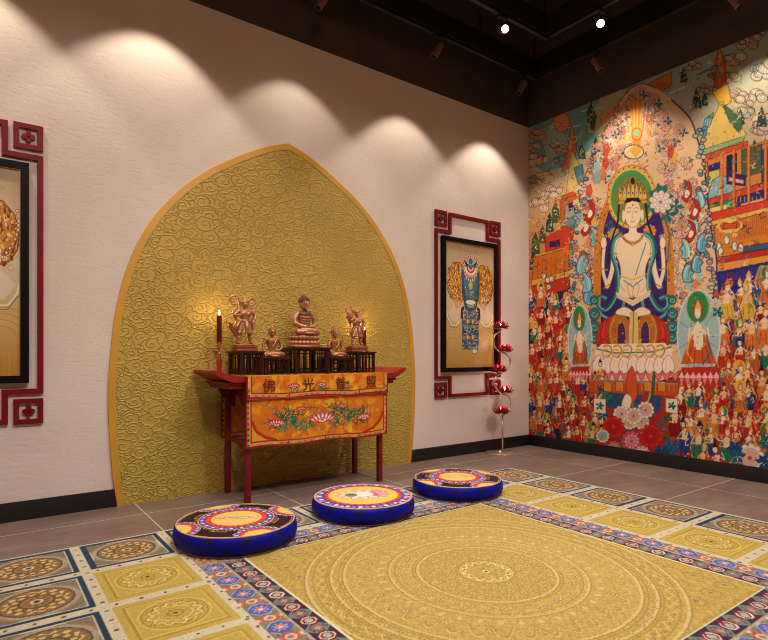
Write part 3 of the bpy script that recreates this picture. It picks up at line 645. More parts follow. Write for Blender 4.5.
    leaves(661, 196, 14, 7); leaves(668, 214, 10, 5); leaves(652, 206, 9, 4); leaves(676, 206, 9, 4); bloom(661, 202, 11, (240, 206, 190), (244, 226, 206), 9, (214, 90, 110)); bloom(650, 231, 6, (232, 150, 90), gold)
    bloom(614, 234, 6, (232, 150, 90), gold); leaves(610, 226, 6, 4)
    # deity
    Ln([(620, 196), (618, 222), (612, 240), (608, 262)], .02, ink); Ln([(645, 196), (648, 222), (654, 240), (658, 260)], .02, ink)
    for k in range(7):
        x = 620+k*4.1; P([(x-2.2, 196), (x, 176+abs(k-3)*3.2), (x+2.2, 196)], gold); Ln([(x-2, 195), (x, 177+abs(k-3)*3.2), (x+2, 195)], .004, brown); E(x, 189, 1.1, 1.4, R.choice([red, aqua, green]), n=6)
    P([(618.5, 204), (621, 193), (645, 192), (647, 203)], (214, 166, 70))
    for k in range(7):
        x = 621+k*4.0; hh = 178+abs(k-3)*3.4; P([(x-2.3, 198), (x-1.5, (198+hh)/2), (x, hh), (x+1.5, (198+hh)/2), (x+2.3, 198)], (230, 188, 90)); Ln([(x-2.2, 197), (x-1.5, (198+hh)/2), (x, hh), (x+1.5, (198+hh)/2), (x+2.2, 197)], .004, (120, 70, 36)); E(x, 193, 1.0, 1.5, (red, aqua, green)[k % 3], n=6)
    E(633, 181, 2.6, 4, (34, 30, 44), ring=gold, w=.005); Ln([(619, 201), (647, 200)], .006, brown)
    SP([(617, 240), (623, 235), (629, 232), (629.5, 224), (636.5, 224), (637.5, 232), (644, 234), (650, 239), (652, 252), (647, 264), (645.5, 276), (650, 292), (633, 298), (617, 293), (621, 277), (620, 264), (615.5, 252)], skin, (170, 110, 80))
    E(633, 213, 8.3, 14.5, skin, ring=(170, 110, 80), w=.005); E(624, 216, 1.6, 6, skin); E(642.5, 215, 1.6, 6, skin)
    P([(624, 204), (627, 198), (639, 197.5), (642, 203), (633, 201)], (30, 26, 36))
    for x in (629.2, 636.6): Ln([(x-1.8, 211.5), (x, 212.5), (x+1.8, 211.2)], .005, ink); Ln([(x-2, 208.5), (x, 207.4), (x+2, 208.3)], .004, (90, 60, 50))
    Ln([(633, 211), (632.4, 217), (634, 217.6)], .004, (190, 130, 100)); Ln([(631, 221), (633, 222), (635.4, 220.8)], .006, (190, 60, 50)); E(633, 205, .8, 1, red, n=6)
    for t in np.linspace(.25, PI-.25, 12): E(633+10*math.cos(t), 234+9*math.sin(t), 1.2, 1.5, gold, n=6, ring=brown, w=.003)
    Ln([(621, 236), (633, 246), (645, 234)], .006, brown)
    Ln([(648, 238), (640, 262), (636, 275)], .010, (60, 120, 140))
    for sx in (-1, 1):
        X = lambda d: 633.5+sx*d
        SL([(X(15), 240), (X(19), 252), (X(21), 270), (X(26), 286)], .052, skin); SL([(X(26), 286), (X(30), 272), (X(30), 258), (X(29), 248)], .036, skin)
        SL([(X(12), 236), (X(17), 246), (X(17.5), 262), (X(23), 286), (X(28), 290)], .004, (170, 110, 80)); SL([(X(32), 280), (X(32.5), 262), (X(31), 248)], .004, (170, 110, 80))
        E(X(29.5), 243, 3, 5.5, skin, ring=(150, 90, 60), w=.004); 
        for k in range(4): Ln([(X(28+k*1.0), 241), (X(26.5+k*1.5), 235-k*.4)], .007, skin)
        SL([(X(17), 262), (X(16), 276), (X(9), 288), (X(2), 293)], .030, skin); SL([(X(18), 270), (X(15), 282), (X(8), 292)], .004, (170, 110, 80))
        for a_, b_ in (((X(16), 254), (X(23), 252)), ((X(26), 270), (X(33), 268)), ((X(23), 284), (X(29), 288))): Ln([a_, b_], .014, gold); Ln([a_, b_], .004, brown)
        sc = [(X(13), 234), (X(19), 240), (X(21), 254), (X(16), 272), (X(16), 290), (X(21), 303), (X(28), 310), (X(35), 306), (X(34), 297), (X(28), 298)]
        SL(sc, .046, (38, 118, 112)); SL([(p[0]-sx*1.2, p[1]) for p in sc], .008, (150, 206, 190)); SL([(p[0]+sx*1.4, p[1]) for p in sc], .007, (16, 66, 74)); SL(sc, .005, (90, 160, 150))
        SL([(X(9), 300), (X(12), 312), (X(22), 318), (X(30), 316), (X(38), 306), (X(36), 298)], .028, (110, 178, 156)); SL([(X(9), 301), (X(12), 313), (X(22), 319), (X(30), 317), (X(38), 307)], .006, teal)
        for y, r in ((300, 4.5), (314, 6), (327, 6.5), (338, 6)):
            E(X(39), y, r*.9, r, (50, 110, 110), ring=navy, w=.006); Ln([(X(39)+r*.6*math.cos(t)*(1-t*.12), y+r*.6*math.sin(t)*(1-t*.12)) for t in np.linspace(0, 6, 12)], .007, (150, 200, 190))
        E(X(2.6), 290, 2.8, 7.5, skin, sx*.2, ring=(160, 100, 70), w=.004)
    SP([(601, 349), (597, 336), (603, 322), (616, 315), (633, 320), (650, 314), (663, 321), (670, 334), (665, 348), (633, 351)], (200, 46, 30), (120, 20, 20))
    for sx in (-1, 1):
        X = lambda d: 633.5+sx*d
        SP([(X(2), 348), (X(3), 324), (X(13), 313), (X(22), 318), (X(25), 334), (X(20), 348)], (184, 106, 42), (90, 44, 20)); SP([(X(8), 347), (X(8), 328), (X(13), 321), (X(16), 330), (X(15), 347)], (76, 44, 84), gold)
        for k in range(12): E(X(U(3, 21)), U(320, 345), .9, .9, R.choice([gold, (120, 60, 26), (226, 170, 90)]), n=6)
        SL([(X(18), 316), (X(23), 330), (X(20), 346)], .007, gold); SL([(X(26), 320), (X(33), 332), (X(31), 345)], .007, (120, 24, 24)); SL([(X(28), 322), (X(30), 334), (X(27), 345)], .005, (236, 110, 70))
        SP([(X(0), 312), (X(8), 307), (X(16), 310), (X(17), 314), (X(8), 316), (X(1), 317)], skin, (160, 100, 70)); SL([(X(24), 344), (X(30), 339), (X(35), 344), (X(30), 348)], .014, (110, 60, 40))
    P([(629, 348), (630, 312), (638, 312), (639, 348)], (226, 186, 110)); Ln([(634, 296), (634, 318), (633, 346)], .009, teal); Ln([(624, 280), (633, 287), (643, 279)], .010, (60, 130, 150)); Ln([(620, 276), (633, 280), (647, 274)], .012, gold)
    P([(616, 292), (633, 300), (651, 290), (650, 296), (633, 306), (618, 298)], (230, 200, 160))
    # lotus throne
    P([(595, 352), (602, 344), (665, 343), (673, 350), (668, 376), (600, 378)], (238, 216, 190)); Ln([(597, 349), (615, 353), (652, 352), (671, 347)], .014, teal)
    for i in range(9):
        x = 599+i*8.7; q = S([(x-5, 371), (x-5.6, 363), (x, 355), (x+5.6, 363), (x+5, 371), (x, 376)]); P(q, (246, 226, 206)); Ln(q+[q[0]], .005, (196, 90, 84)); SP([(x-4, 368), (x, 374), (x+4, 368), (x+2, 371.5), (x, 377), (x-2, 371.5)], (204, 40, 50)); SL([(x-1.5, 360), (x-2.5, 367)], .004, (230, 150, 140)); SL([(x+1.5, 360), (x+2.5, 367)], .004, (230, 150, 140))
    for i in range(10): SP([(595+i*8.4, 371), (600+i*8.4, 381), (604+i*8.4, 371), (599.5+i*8.4, 374)], (226, 116, 110), (150, 30, 40))
    for x in (607, 617, 627, 640, 650, 660): SL([(x-3, 346), (x+2, 345), (x+5, 350), (x+1, 357), (x-4, 355), (x-3, 350), (x+1, 350)], .016, (220, 166, 50)); SL([(x-3, 347), (x+2, 346), (x+5, 351), (x+1, 358)], .004, brown)
    # --- crowd of the lower and side regions
    P([(717, 272), (785, 258), (785, 330), (722, 345)], (40, 36, 116)); Ln([(762, 268), (758, 280), (770, 292), (785, 290)], .05, (216, 150, 60)); Ln([(762, 268), (758, 280), (770, 292), (785, 290)], .012, (60, 130, 120))
    for i in range(60): Ln([(720+i, 275-i*.2), (720+i, 283-i*.2)], .004, (84, 76, 160), .5)
    P([(529, 345), (572, 335), (590, 378), (600, 385), (600, 455), (529, 441)], (176, 44, 26)); P([(720, 345), (785, 330), (785, 485), (668, 468), (672, 384)], (176, 46, 28))
    for x, y, w_, h_, c_ in ((532, 372, 10, 16, green), (548, 396, 10, 14, indigo), (535, 420, 12, 18, green), (550, 428, 14, 18, navy), (562, 432, 10, 16, green), (700, 400, 10, 12, (60, 110, 140)), (715, 386, 12, 22, indigo), (730, 398, 14, 20, (44, 44, 104)), (742, 380, 12, 16, green), (755, 388, 16, 18, (170, 40, 30)), (720, 440, 16, 10, (80, 130, 150)), (716, 450, 18, 10, green), (680, 410, 10, 14, cream), (763, 408, 20, 12, indigo), (775, 400, 10, 14, green)):
        P([(x, y), (x+w_, y+w_*.1), (x+w_, y+h_), (x, y+h_-w_*.1)], c_); Ln([(x, y), (x+w_, y+w_*.1), (x+w_, y+h_), (x, y+h_-w_*.1), (x, y)], .009, red)
    for y in (384, 405, 418): Ln([(529, y), (600, y+9)], .018, (150, 30, 26)); Ln([(529, y+2), (600, y+11)], .004, gold)
    for y in (400, 425, 448): Ln([(672, y), (785, y+16)], .018, (160, 34, 26)); Ln([(672, y+2), (785, y+18)], .004, gold)
    def churn(x0, x1, y0, y1, n, pal, wmin=.006, wmax=.016, ok=lambda x, y: True):
        for i in range(n):
            x, y = U(x0, x1), U(y0, y1)+0
            if not ok(x, y): continue
            a = U(0, 6.28); s = U(1.2, 3.4); Ln([(x, y), (x+s*math.cos(a), y+s*1.6*math.sin(a)), (x+s*1.5*math.cos(a+.9), y+s*2*math.sin(a+.9)), (x+s*math.cos(a+1.8), y+s*2.4*math.sin(a+1.4))], U(wmin, wmax), R.choice(pal))
    hot = [red, red, red, org, org, dred, dred, (226, 150, 110), gold, (214, 110, 60), teal, navy, green, (190, 60, 36), cream, indigo, indigo, brown, (150, 30, 24)]
    lz = lambda x, y: (x < 570 or y > 372) and x < 604 and y < 441+.16*(x-529)-9
    rz = lambda x, y: y < 441+.16*(x-529)-6 and (x > 722 or (x > 674 and y > 386))
    churn(529, 604, 292, 455, 620, hot, ok=lz); churn(672, 785, 280, 480, 760, hot, ok=rz)
    ppl = []
    for ya in range(300, 450, 17):
        for i in range(9):
            x = 532+i*8.8+U(-3, 3); y = ya+U(-5, 5)
            if lz(x, y): ppl.append((x, y, U(8, 12.5)))
    for ya in range(288, 470, 22):
        for i in range(10):
            x = 676+i*12.5+U(-4, 4); y = ya+U(-7, 7)
            if rz(x, y): ppl.append((x, y, U(12, 19)))
    ppl.sort(key=lambda q: q[1])
    for x, y, s in ppl: figure(x, y, s, R.choice([red, red, org, (206, 84, 40), (190, 50, 30), (214, 120, 50), dred, dred, (40, 60, 120), (40, 110, 80)]), halo=R.choice([None]*7+[gold, green]))
    for x, y in ((727, 300), (752, 330), (748, 300), (765, 325)): figure(x, y, 19, R.choice([org, gold, red]), None)
    churn(529, 604, 292, 455, 260, hot, .004, .009, ok=lz); churn(672, 785, 280, 480, 330, hot, .004, .009, ok=rz)
    # side medallions
    for cx, cy, rx, ry in ((580.5, 341, 12, 36), (699, 335, 21.5, 45)):
        k = rx/21.5
        E(cx, cy, rx, ry, (160, 186, 186), ring=(206, 220, 214), w=.012)
        for i in range(20): a = i/20*2*PI; Ln([(cx+rx*.4*math.cos(a), cy+ry*.4*math.sin(a)), (cx+rx*.94*math.cos(a), cy+ry*.94*math.sin(a))], .007, R.choice([(200, 190, 90), (90, 150, 160), (150, 110, 170), (220, 214, 190)]))
        E(cx-1, cy-28*ry/45, 11*k, 16*ry/45, (50, 130, 70), ring=(130, 170, 80)); E(cx-1, cy-26*ry/45, 6*k, 10*ry/45, (120, 90, 40))
        s = 24*ry/45; P([(cx-s*.6*k*1.25, cy+s*1.2), (cx-s*.3, cy-s*.1), (cx, cy-s*.5), (cx+s*.3, cy-s*.1), (cx+s*.6*k*1.25, cy+s*1.2)], (204, 86, 34))
        P([(cx-4*k, cy+s*.6), (cx-6*k, cy-s*.2), (cx-1, cy-s*.6), (cx+5*k, cy-s*.2), (cx+4*k, cy+s*.6)], skin); E(cx-1, cy-s*.95, 3.4*k, s*.28, skin, ring=brown, w=.004); P([(cx-4*k, cy-s*1.1), (cx-1, cy-s*1.5), (cx+3*k, cy-s*1.1)], gold)
        for sx in (-1, 1): Ln([(cx+sx*5*k, cy-s*.2), (cx+sx*10*k, cy+s*.25), (cx+sx*9*k, cy-s*.3)], .018, skin); Ln([(cx+sx*8*k, cy), (cx+sx*12*k, cy+s*.7), (cx+sx*6*k, cy+s*1.1)], .016, R.choice([gold, teal, org]))
        for q in (-7, -3, 3, 7): Ln([(cx+q*k, cy+s*.5), (cx+q*1.6*k, cy+s*1.2)], .006, dred)
        P([(cx-rx*.8, cy+ry*.72), (cx+rx*.8, cy+ry*.7), (cx+rx*.6, cy+ry*.98), (cx-rx*.6, cy+ry)], red)
        for i in range(7): x = cx-rx*.8+i*rx*.27; P([(x-3*k, cy+ry*.9), (x, cy+ry*1.12), (x+3*k, cy+ry*.9)], (228, 128, 126)); P([(x-3*k, cy+ry*.95), (x, cy+ry*.82), (x+3*k, cy+ry*.95)], (240, 190, 180))
    bloom(716, 304, 5.5, (240, 214, 190), cream); leaves(718, 312, 7, 5)
    # offerings below the throne
    P([(590, 379), (678, 383), (678, 396), (590, 392)], (196, 76, 34)); Ln([(590, 380), (678, 384)], .014, (80, 160, 180)); ray(596, 384, 18, 7, gold, 0, 4.6); P([(606, 392), (662, 396), (660, 412), (608, 408)], (60, 70, 110))
    for i in range(34): leaves(U(600, 674), U(388, 456), U(4, 8), 5, R.choice([teal, (30, 90, 80), (40, 80, 120), green]))
    SP([(626, 388), (632, 366), (638, 388), (634, 402)], (206, 84, 40), (110, 30, 20)); SP([(640, 410), (650, 384), (655, 372), (654, 392), (646, 412)], (40, 100, 70), (20, 50, 50)); SP([(636, 416), (644, 394), (650, 380), (648, 398), (641, 416)], (170, 40, 60)); SL([(652, 372), (650, 396), (640, 416), (630, 420)], .014, (226, 160, 50)); SL([(634, 384), (633, 404), (636, 426)], .012, (210, 90, 40)); SP([(622, 404), (626, 394), (632, 398), (630, 408), (624, 410)], cream, brown)
    for x in (600, 672): PO([(x-6, 398), (x+6, 399), (x+6, 414), (x-6, 412)], (236, 214, 184)); leaves(x, 406, 5, 5, teal)
    for x in (608, 620, 648, 662): PO([(x-4, 381), (x+4, 382), (x+4, 392), (x-4, 391)], (220, 130, 60))
    for x, y, s, a, b in ((622, 414, 8, cream, (232, 190, 180)), (630, 422, 7, cream, pink), (642, 422, 7, cream, pink), (614, 427, 10.5, (206, 40, 30), (190, 28, 24)), (634, 416, 8, cream, pink), (646, 410, 8, cream, pink), (632, 441, 10, (214, 80, 100), (236, 160, 160)), (651, 436, 11.5, (206, 40, 30), (186, 26, 24)), (614, 448, 7, (214, 90, 90), pink), (642, 454, 8, pink, cream), (750, 458, 14, cream, (236, 180, 160)), (603, 436, 6, cream, aqua), (738, 470, 7, (60, 100, 150), aqua)):
        bloom(x, y, s, a, b, 11)
    for x, y in ((735, 448), (765, 442), (738, 456), (764, 462), (672, 446), (662, 452), (772, 452)): leaves(x, y, 9, 6, R.choice([(30, 90, 140), teal, (24, 70, 120)]))
    # fine flecks of gold and ink over all
    for i in range(800):
        x = U(530, 784); y = U(127.9-.411*(x-529)+3, 430+.16*(x-529))
        if abs(x-633) < 40 and 170 < y < 380: continue
        s = U(.6, 1.6); a = U(0, 3); Ln([(x, y), (x+s*math.cos(a), y+s*math.sin(a)), (x+s*1.6*math.cos(a+.8), y+s*1.6*math.sin(a+.8))], .005, R.choice([ink, ink, gold, cream, dred, teal, brown]), .75)
    return cv
cvm = mural()
# beyond the photo's edge the wallcovering repeats itself mirrored
k_ = int(1.6/cvm.res); m_e = cvm.a[:, -6-k_:-6][:, ::-1]; cvm.a = np.concatenate([cvm.a[:, :-6], m_e], 1); cvm.nx = cvm.a.shape[1]; cvm.w = (cvm.nx-1)*cvm.res
me = cvm.mesh('mural', lambda X, Y: np.stack([0*X-.006, -X, Y], -1))
q_ = link('thangka_mural', me, painted('mural_wallcovering', .6, .05, 260, .91, .15)); q_.location = (XW, YW, 0)
# keep only what is above the baseboard
bmx = B(); bmx.from_mesh(me); bmesh.ops.delete(bmx, geom=[v for v in bmx.verts if v.co.z < .124], context='VERTS'); bmx.to_mesh(me); bmx.free()
tag(q_, 'wall sized thangka mural with a seated white deity among flowers and palaces', 'mural')

# ------------------------------------------------------------------ carpet
CX, CY, PX, PY = 2.065, 1.935, .4625, .470
def carpet():
    W, H = 4.165, 3.27; ox, oy = CX-W/2, CY-H/2
    cv = Canvas(W, H, .0062)
    X, Y = np.meshgrid(np.linspace(0, W, cv.nx)-W/2, np.linspace(0, H, cv.ny)-H/2)
    i = np.clip(np.round(X/PX), -4, 4); j = np.clip(np.round(Y/PY), -3, 3); tx, ty = X-i*PX, Y-j*PY
    A = cv.a; c = lambda *v: np.array(v, float)
    A[:] = c(204, 192, 162)
    def put(m, col): A[m] = col
    # cream strips with little dark marks
    put((np.abs(np.sin(X*31))**8 > .82) & (np.abs(np.abs(ty)-.235) < .008), c(90, 70, 70)); put((np.abs(np.sin(Y*31))**8 > .82) & (np.abs(np.abs(tx)-.231) < .008), c(90, 70, 70))
    m_ = np.maximum(np.abs(tx), np.abs(ty)); r = np.hypot(tx, ty); th = np.arctan2(ty, tx); noise = rng.random(X.shape)
    hs = .207
    edge = (np.abs(i) == 4) | (np.abs(j) == 3); blue = edge & (m_ < hs)
    put(blue, c(20, 54, 76)); inner = edge & (m_ < .176); put(inner, c(148, 116, 70)); put(edge & (np.abs(m_-.176) < .004), c(204, 192, 162))
    put(inner & (r > .19) & (m_ > .12), c(120, 108, 96)); put(inner & (r > .205) & (noise < .3), c(150, 136, 110))
    put(inner & (r < .172), c(164, 152, 132)); put(inner & (r < .150), c(70, 50, 44)); put(inner & (r < .142), c(140, 104, 60))
    put(inner & (r < .136) & (np.sin(16*th)*.010+.118 > r), c(212, 190, 130)); put(inner & (r < .108+.008*np.sin(12*th)), c(120, 90, 58)); put(inner & (r < .098) & (np.sin(12*th) > .1) & (r > .075), c(214, 176, 96))
    put(inner & (r < .07), c(84, 60, 52)); put(inner & (r < .062), c(156, 118, 66)); put(inner & (r < .05) & (np.sin(10*th) > 0), c(110, 74, 50)); put(inner & (r < .026), c(204, 192, 162)); put(inner & (r < .014), c(50, 36, 44))
    gold = (np.abs(i) == 3) & (np.abs(j) < 3) & (m_ < hs)
    put(gold, c(186, 162, 74)); put(gold & (np.abs(m_-.172) < .004), c(166, 134, 44)); put(gold & (np.abs(m_-.16) < .0035), c(206, 180, 88))
    for rr, w, cc in ((.145, .004, (210, 184, 96)), (.132, .003, (160, 128, 44)), (.07, .004, (214, 190, 110)), (.03, .004, (150, 118, 40))): put(gold & (np.abs(r-rr) < w), c(*cc))
    put(gold & (np.abs(r-.10-.012*np.cos(12*th)) < .006), c(224, 206, 130)); put(gold & (np.abs(r-.112-.006*np.cos(12*th)) < .003), c(140, 108, 36)); put(gold & (r < .01), c(40, 30, 50))
    put(gold & (r < .13) & (noise < .12), c(160, 130, 56))
    # patterned double band
    q = np.maximum(np.abs(X), np.abs(Y)); cen = q < 1.150
    put(cen, c(204, 192, 162)); band = q < 1.143
    s = np.where(np.abs(X) > np.abs(Y), Y, X)            # runs along the band
    o = band & (q > 1.025); put(o, c(112, 118, 100)); n1 = rng.random(X.shape)
    put(o & (n1 < .3), c(150, 140, 116)); put(o & (n1 > .88), c(176, 84, 66)); put(o & (n1 > .8) & (n1 < .88), c(60, 70, 90))
    ps = .19; a = (s/ps-np.floor(s/ps)-.5)*ps; b = q-1.085; r8 = np.maximum(np.maximum(np.abs(a), np.abs(b)), (np.abs(a)+np.abs(b))/1.35)
    put(o & (r8 < .054), c(176, 180, 196)); put(o & (r8 < .050), c(78, 92, 160)); put(o & (r8 < .036) & (np.sin(np.arctan2(b, a)*8) > .2), c(150, 160, 206)); put(o & (r8 < .02), c(216, 120, 90)); put(o & (r8 < .009), c(230, 210, 180))
    a2 = ((s+ps/2)/ps-np.floor((s+ps/2)/ps)-.5)*ps; r2 = np.hypot(a2, b); put(o & (r2 < .034), c(190, 70, 56)); put(o & (r2 < .026), c(216, 180, 150)); put(o & (r2 < .013), c(110, 130, 120))
    for e in (-.054, .054): rr = np.hypot(a2-.0, b-e); put(o & (rr < .02), c(206, 110, 84)); put(o & (rr < .011), c(226, 200, 170))
    nb = band & (q <= 1.025) & (q > .912); put(nb, c(40, 34, 66)); put(band & (np.abs(q-1.025) < .006), c(182, 160, 130))
    pt = .15; a = (s/pt-np.floor(s/pt)-.5)*pt; b = q-.967; r8 = np.maximum(np.maximum(np.abs(a), np.abs(b)), (np.abs(a)+np.abs(b))/1.35)
    a2 = ((s+pt/2)/pt-np.floor((s+pt/2)/pt)-.5)*pt; dm = np.abs(a2)+np.abs(b); put(nb & (dm < .062), c(118, 126, 114)); put(nb & (dm < .05) & (n1 < .4), c(70, 70, 80)); put(nb & (dm < .03), c(160, 90, 84)); put(nb & (dm < .016), c(150, 160, 140))
    put(nb & (r8 < .042), c(110, 22, 40)); put(nb & (r8 < .033), c(222, 206, 186)); put(nb & (r8 < .027), c(150, 30, 40)); put(nb & (r8 < .017), c(150, 180, 160))
    cor = band & (np.minimum(np.abs(X), np.abs(Y)) > .912); put(cor, c(170, 122, 96)); rc = np.hypot(np.abs(X)-1.03, np.abs(Y)-1.03); tc_ = np.arctan2(np.abs(Y)-1.03, np.abs(X)-1.03)
    put(cor & (rc < .1+.01*np.cos(8*tc_)), c(150, 70, 54)); put(cor & (rc < .08) & (np.cos(8*tc_+rc*60) > 0), c(206, 170, 140)); put(cor & (rc < .03), c(120, 50, 50)); put(cor & (n1 < .2), c(206, 186, 150))
    put(cen & (np.abs(q-.909) < .005), c(222, 208, 160))
    # golden field with the great mandala
    f = q < .904; rad = np.hypot(X, Y); t = np.arctan2(Y, X); base = np.array((182, 154, 76.))
    g = (np.sin(X*140)*np.sin(Y*140))*.05+(np.sin((X+Y)*47)*np.sin((X-Y)*47))*.04+(n1-.5)*.20
    A[f] = base*(1+g[f])[:, None]
    ins = f & (rad < .71); A[ins] = np.array((184, 154, 80.))*(1+g[ins]*.8)[:, None]; i2 = f & (rad < .487); A[i2] = np.array((186, 158, 84.))*(1+g[i2]*.9)[:, None]; i3 = f & (rad < .34); A[i3] = np.array((176, 150, 76.))*(1+g[i3])[:, None]
    LC, DC = c(204, 182, 116), c(160, 130, 62)
    for rr, w in ((.895, .0065), (.775, .0065), (.712, .006), (.487, .0045), (.345, .006), (.13, .004)): put(f & (np.abs(rad-rr) < w), LC); put(f & (np.abs(rad-rr-w-.004) < .004), DC)
    for rr in (.80, .865, .74, .46, .37, .15, .105): put(f & (np.abs(rad-rr) < .0035), DC)
    zz = f & (rad > .81) & (rad < .855); put(zz & (np.abs(rad-.832-.014*np.sin(t*60)) < .0045), DC); put(zz & (np.abs(rad-.832-.014*np.sin(t*60+PI)) < .004), LC)
    pet = f & (rad > .52) & (rad < .69); u = np.abs(np.sin(t*20)); put(pet & (np.abs(rad-.56-.09*u) < .005), DC); put(pet & (np.abs(rad-.575-.09*u) < .004), LC); put(pet & (np.abs(rad-.53) < .02) & (u > .93), LC)
    for rr, k, off in ((.60, 20, 0), (.43, 24, .5), (.41, 36, .1), (.28, 20, 0), (.24, 16, .3), (.20, 14, 0), (.31, 30, .2), (.755, 50, 0), (.17, 10, .2)):
        ph = (t*k/(2*PI)+off); ph = (ph-np.floor(ph)-.5)*2*PI/k*rr; d = np.hypot(ph, rad-rr); put(f & (d < .013), LC); put(f & (d < .008), c(160, 124, 84)); put(f & (np.abs(d-.018) < .0025), DC)
    put(f & (np.abs(rad-.11-.01*np.cos(14*t)) < .004), c(232, 214, 150)); put(f & (rad < .018), c(222, 204, 150)); put(f & (rad < .009), c(40, 30, 60))
    zc = f & (rad > .92); a = (X*7-np.floor(X*7)-.5); b = (Y*7-np.floor(Y*7)-.5); put(zc & (np.abs(np.hypot(a, b)-.3) < .03), DC); put(zc & (np.hypot(a, b) < .08), c(150, 110, 90))
    A *= (1+(rng.random(X.shape)-.5)*.12)[..., None]
    e = (np.abs(X) > W/2-.012) | (np.abs(Y) > H/2-.012); A[e] = c(200, 186, 150)
    return cv.mesh('carpet_pile', lambda X, Y: np.stack([X-W/2, Y-H/2, 0*X+.011], -1)), W, H
cm, W_, H_ = carpet()
cp = link('carpet', cm, painted('woven_wool_carpet', .85, .25, 420, 1.0, .15, .15)); cp.location = (CX, CY, 0)
tag(cp, 'big golden mandala carpet with navy medallion tiles around its border', 'carpet')
bm = B(); box(bm, -W_/2-.004, W_/2+.004, -H_/2-.004, H_/2+.004, .001, .0102); obj('woven_backing', bm, mat('carpet_edge_cream', (206, 192, 156), .9), cp)
# ------------------------------------------------------------------ altar table
M_TRED = mat('altar_red_lacquer', (118, 16, 22), .45, var=.1, scale=8, bump=.05); M_TRED2 = mat('altar_red_top', (148, 24, 26), .42, var=.06, scale=8)
TX, TY = 2.225, 4.10
ta = thing('altar_table', 'dark red altar table with upturned ends under the embroidered cloth', 'altar table', (TX, TY, 0))
top_ = [(0, .943), (.69, .943), (.72, .946), (.76, .956), (.80, .971), (.83, .984), (.85, .990)]
end_ = [(.862, .986), (.866, .976), (.862, .964)]; bot_ = [(.84, .948), (.80, .928), (.76, .908), (.72, .900), (0, .900)]
R_ = top_+end_+bot_
poly = R_[1:-1] + [(-x, z) for x, z in R_[1:-1][::-1]]
bm = B(); prism(bm, poly, -.24, .245); obj('tabletop', bm, M_TRED2, ta, bevel=.003)
bm = B(); box(bm, -.775, .775, -.215, .22, .878, .901); box(bm, -.75, .75, -.205, .21, .85, .879); obj('apron', bm, M_TRED, ta, bevel=.003)
for sx in (-1, 1):
    for y in (-.195, .20):
        bm = B(); x = sx*.605; box(bm, x-.02, x+.02, y-.02, y+.02, .0, .862); obj('leg', bm, M_TRED, ta, bevel=.003)
    bm = B(); box(bm, sx*.605-.012, sx*.605+.012, -.176, .181, .42, .455); obj('stretcher', bm, M_TRED, ta, bevel=.002)
    P_ = [(-.176, .862), (-.176, .70), (-.15, .715), (-.135, .74), (-.11, .742), (-.10, .72), (-.08, .74), (-.075, .765), (-.045, .78), (-.03, .80), (.03, .80), (.045, .78), (.075, .765), (.08, .74), (.10, .72), (.11, .742), (.135, .74), (.15, .715), (.181, .70), (.181, .862)]
    bm = B(); prism(bm, P_, sx*.605-.010, sx*.605+.010, 'x'); obj('end_panel', bm, M_TRED, ta)
    bk = [(.617, .862), (.617, .70), (.640, .706), (.655, .725), (.675, .722), (.69, .742), (.682, .765), (.705, .768), (.722, .785), (.715, .808), (.735, .815), (.745, .838), (.742, .862)]
    for y in (.03,):
        bm = B(); P_ = [(sx*a, b) for a, b in bk]; prism(bm, P_, y-.012, y+.012)
        for cx_, cz in ((.668, .80), (.70, .79), (.66, .76)):
            n = 14; prism(bm, [(sx*cx_+.016*math.cos(k*2*PI/n), cz+.016*math.sin(k*2*PI/n)) for k in range(n)], y-.016, y+.016)
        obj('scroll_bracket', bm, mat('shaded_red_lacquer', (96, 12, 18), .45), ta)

# ------------------------------------------------------------------ embroidered altar cloth
def vine(cv, x0, y0, x1, y1, R, col, s=.012):
    n = 7; P = [(x0+(x1-x0)*k/n+R.uniform(-s, s), y0+(y1-y0)*k/n+s*1.6*math.sin(k*2.1)) for k in range(n+1)]
    cv.line(P, .004, col)
    for p in P[1:]:
        a = R.uniform(0, 6); cv.line([(p[0]+s*math.cos(a+t)*(1-t*.15), p[1]+s*math.sin(a+t)*(1-t*.15)) for t in np.linspace(0, 4, 8)], .0035, col)
        a = R.uniform(0, 6); cv.ell(p[0]+s*math.cos(a), p[1]+s*math.sin(a), s*.55, s*.28, R.choice([(70, 140, 90), (110, 170, 120), (40, 110, 80), (150, 180, 90)]), a, n=8)
def lotusm(cv, x, y, s, R):
    for k in (-3, 3, -2, 2, -1, 1, 0):
        a = PI/2-k*.42; cv.ell(x+s*.55*math.cos(a)*1.5, y+s*.30*math.sin(a)-s*.1, s*.5, s*.2, (232, 128, 132), a, ring=(176, 20, 40), w=.0055, n=12); cv.ell(x+s*.55*math.cos(a)*1.5, y+s*.30*math.sin(a)-s*.1, s*.26, s*.09, (246, 220, 214), a, n=10)
    cv.ell(x, y-s*.1, s*.45, s*.2, (244, 214, 206), ring=(176, 20, 40), w=.005); cv.ell(x, y-s*.05, s*.2, s*.1, (120, 150, 70))
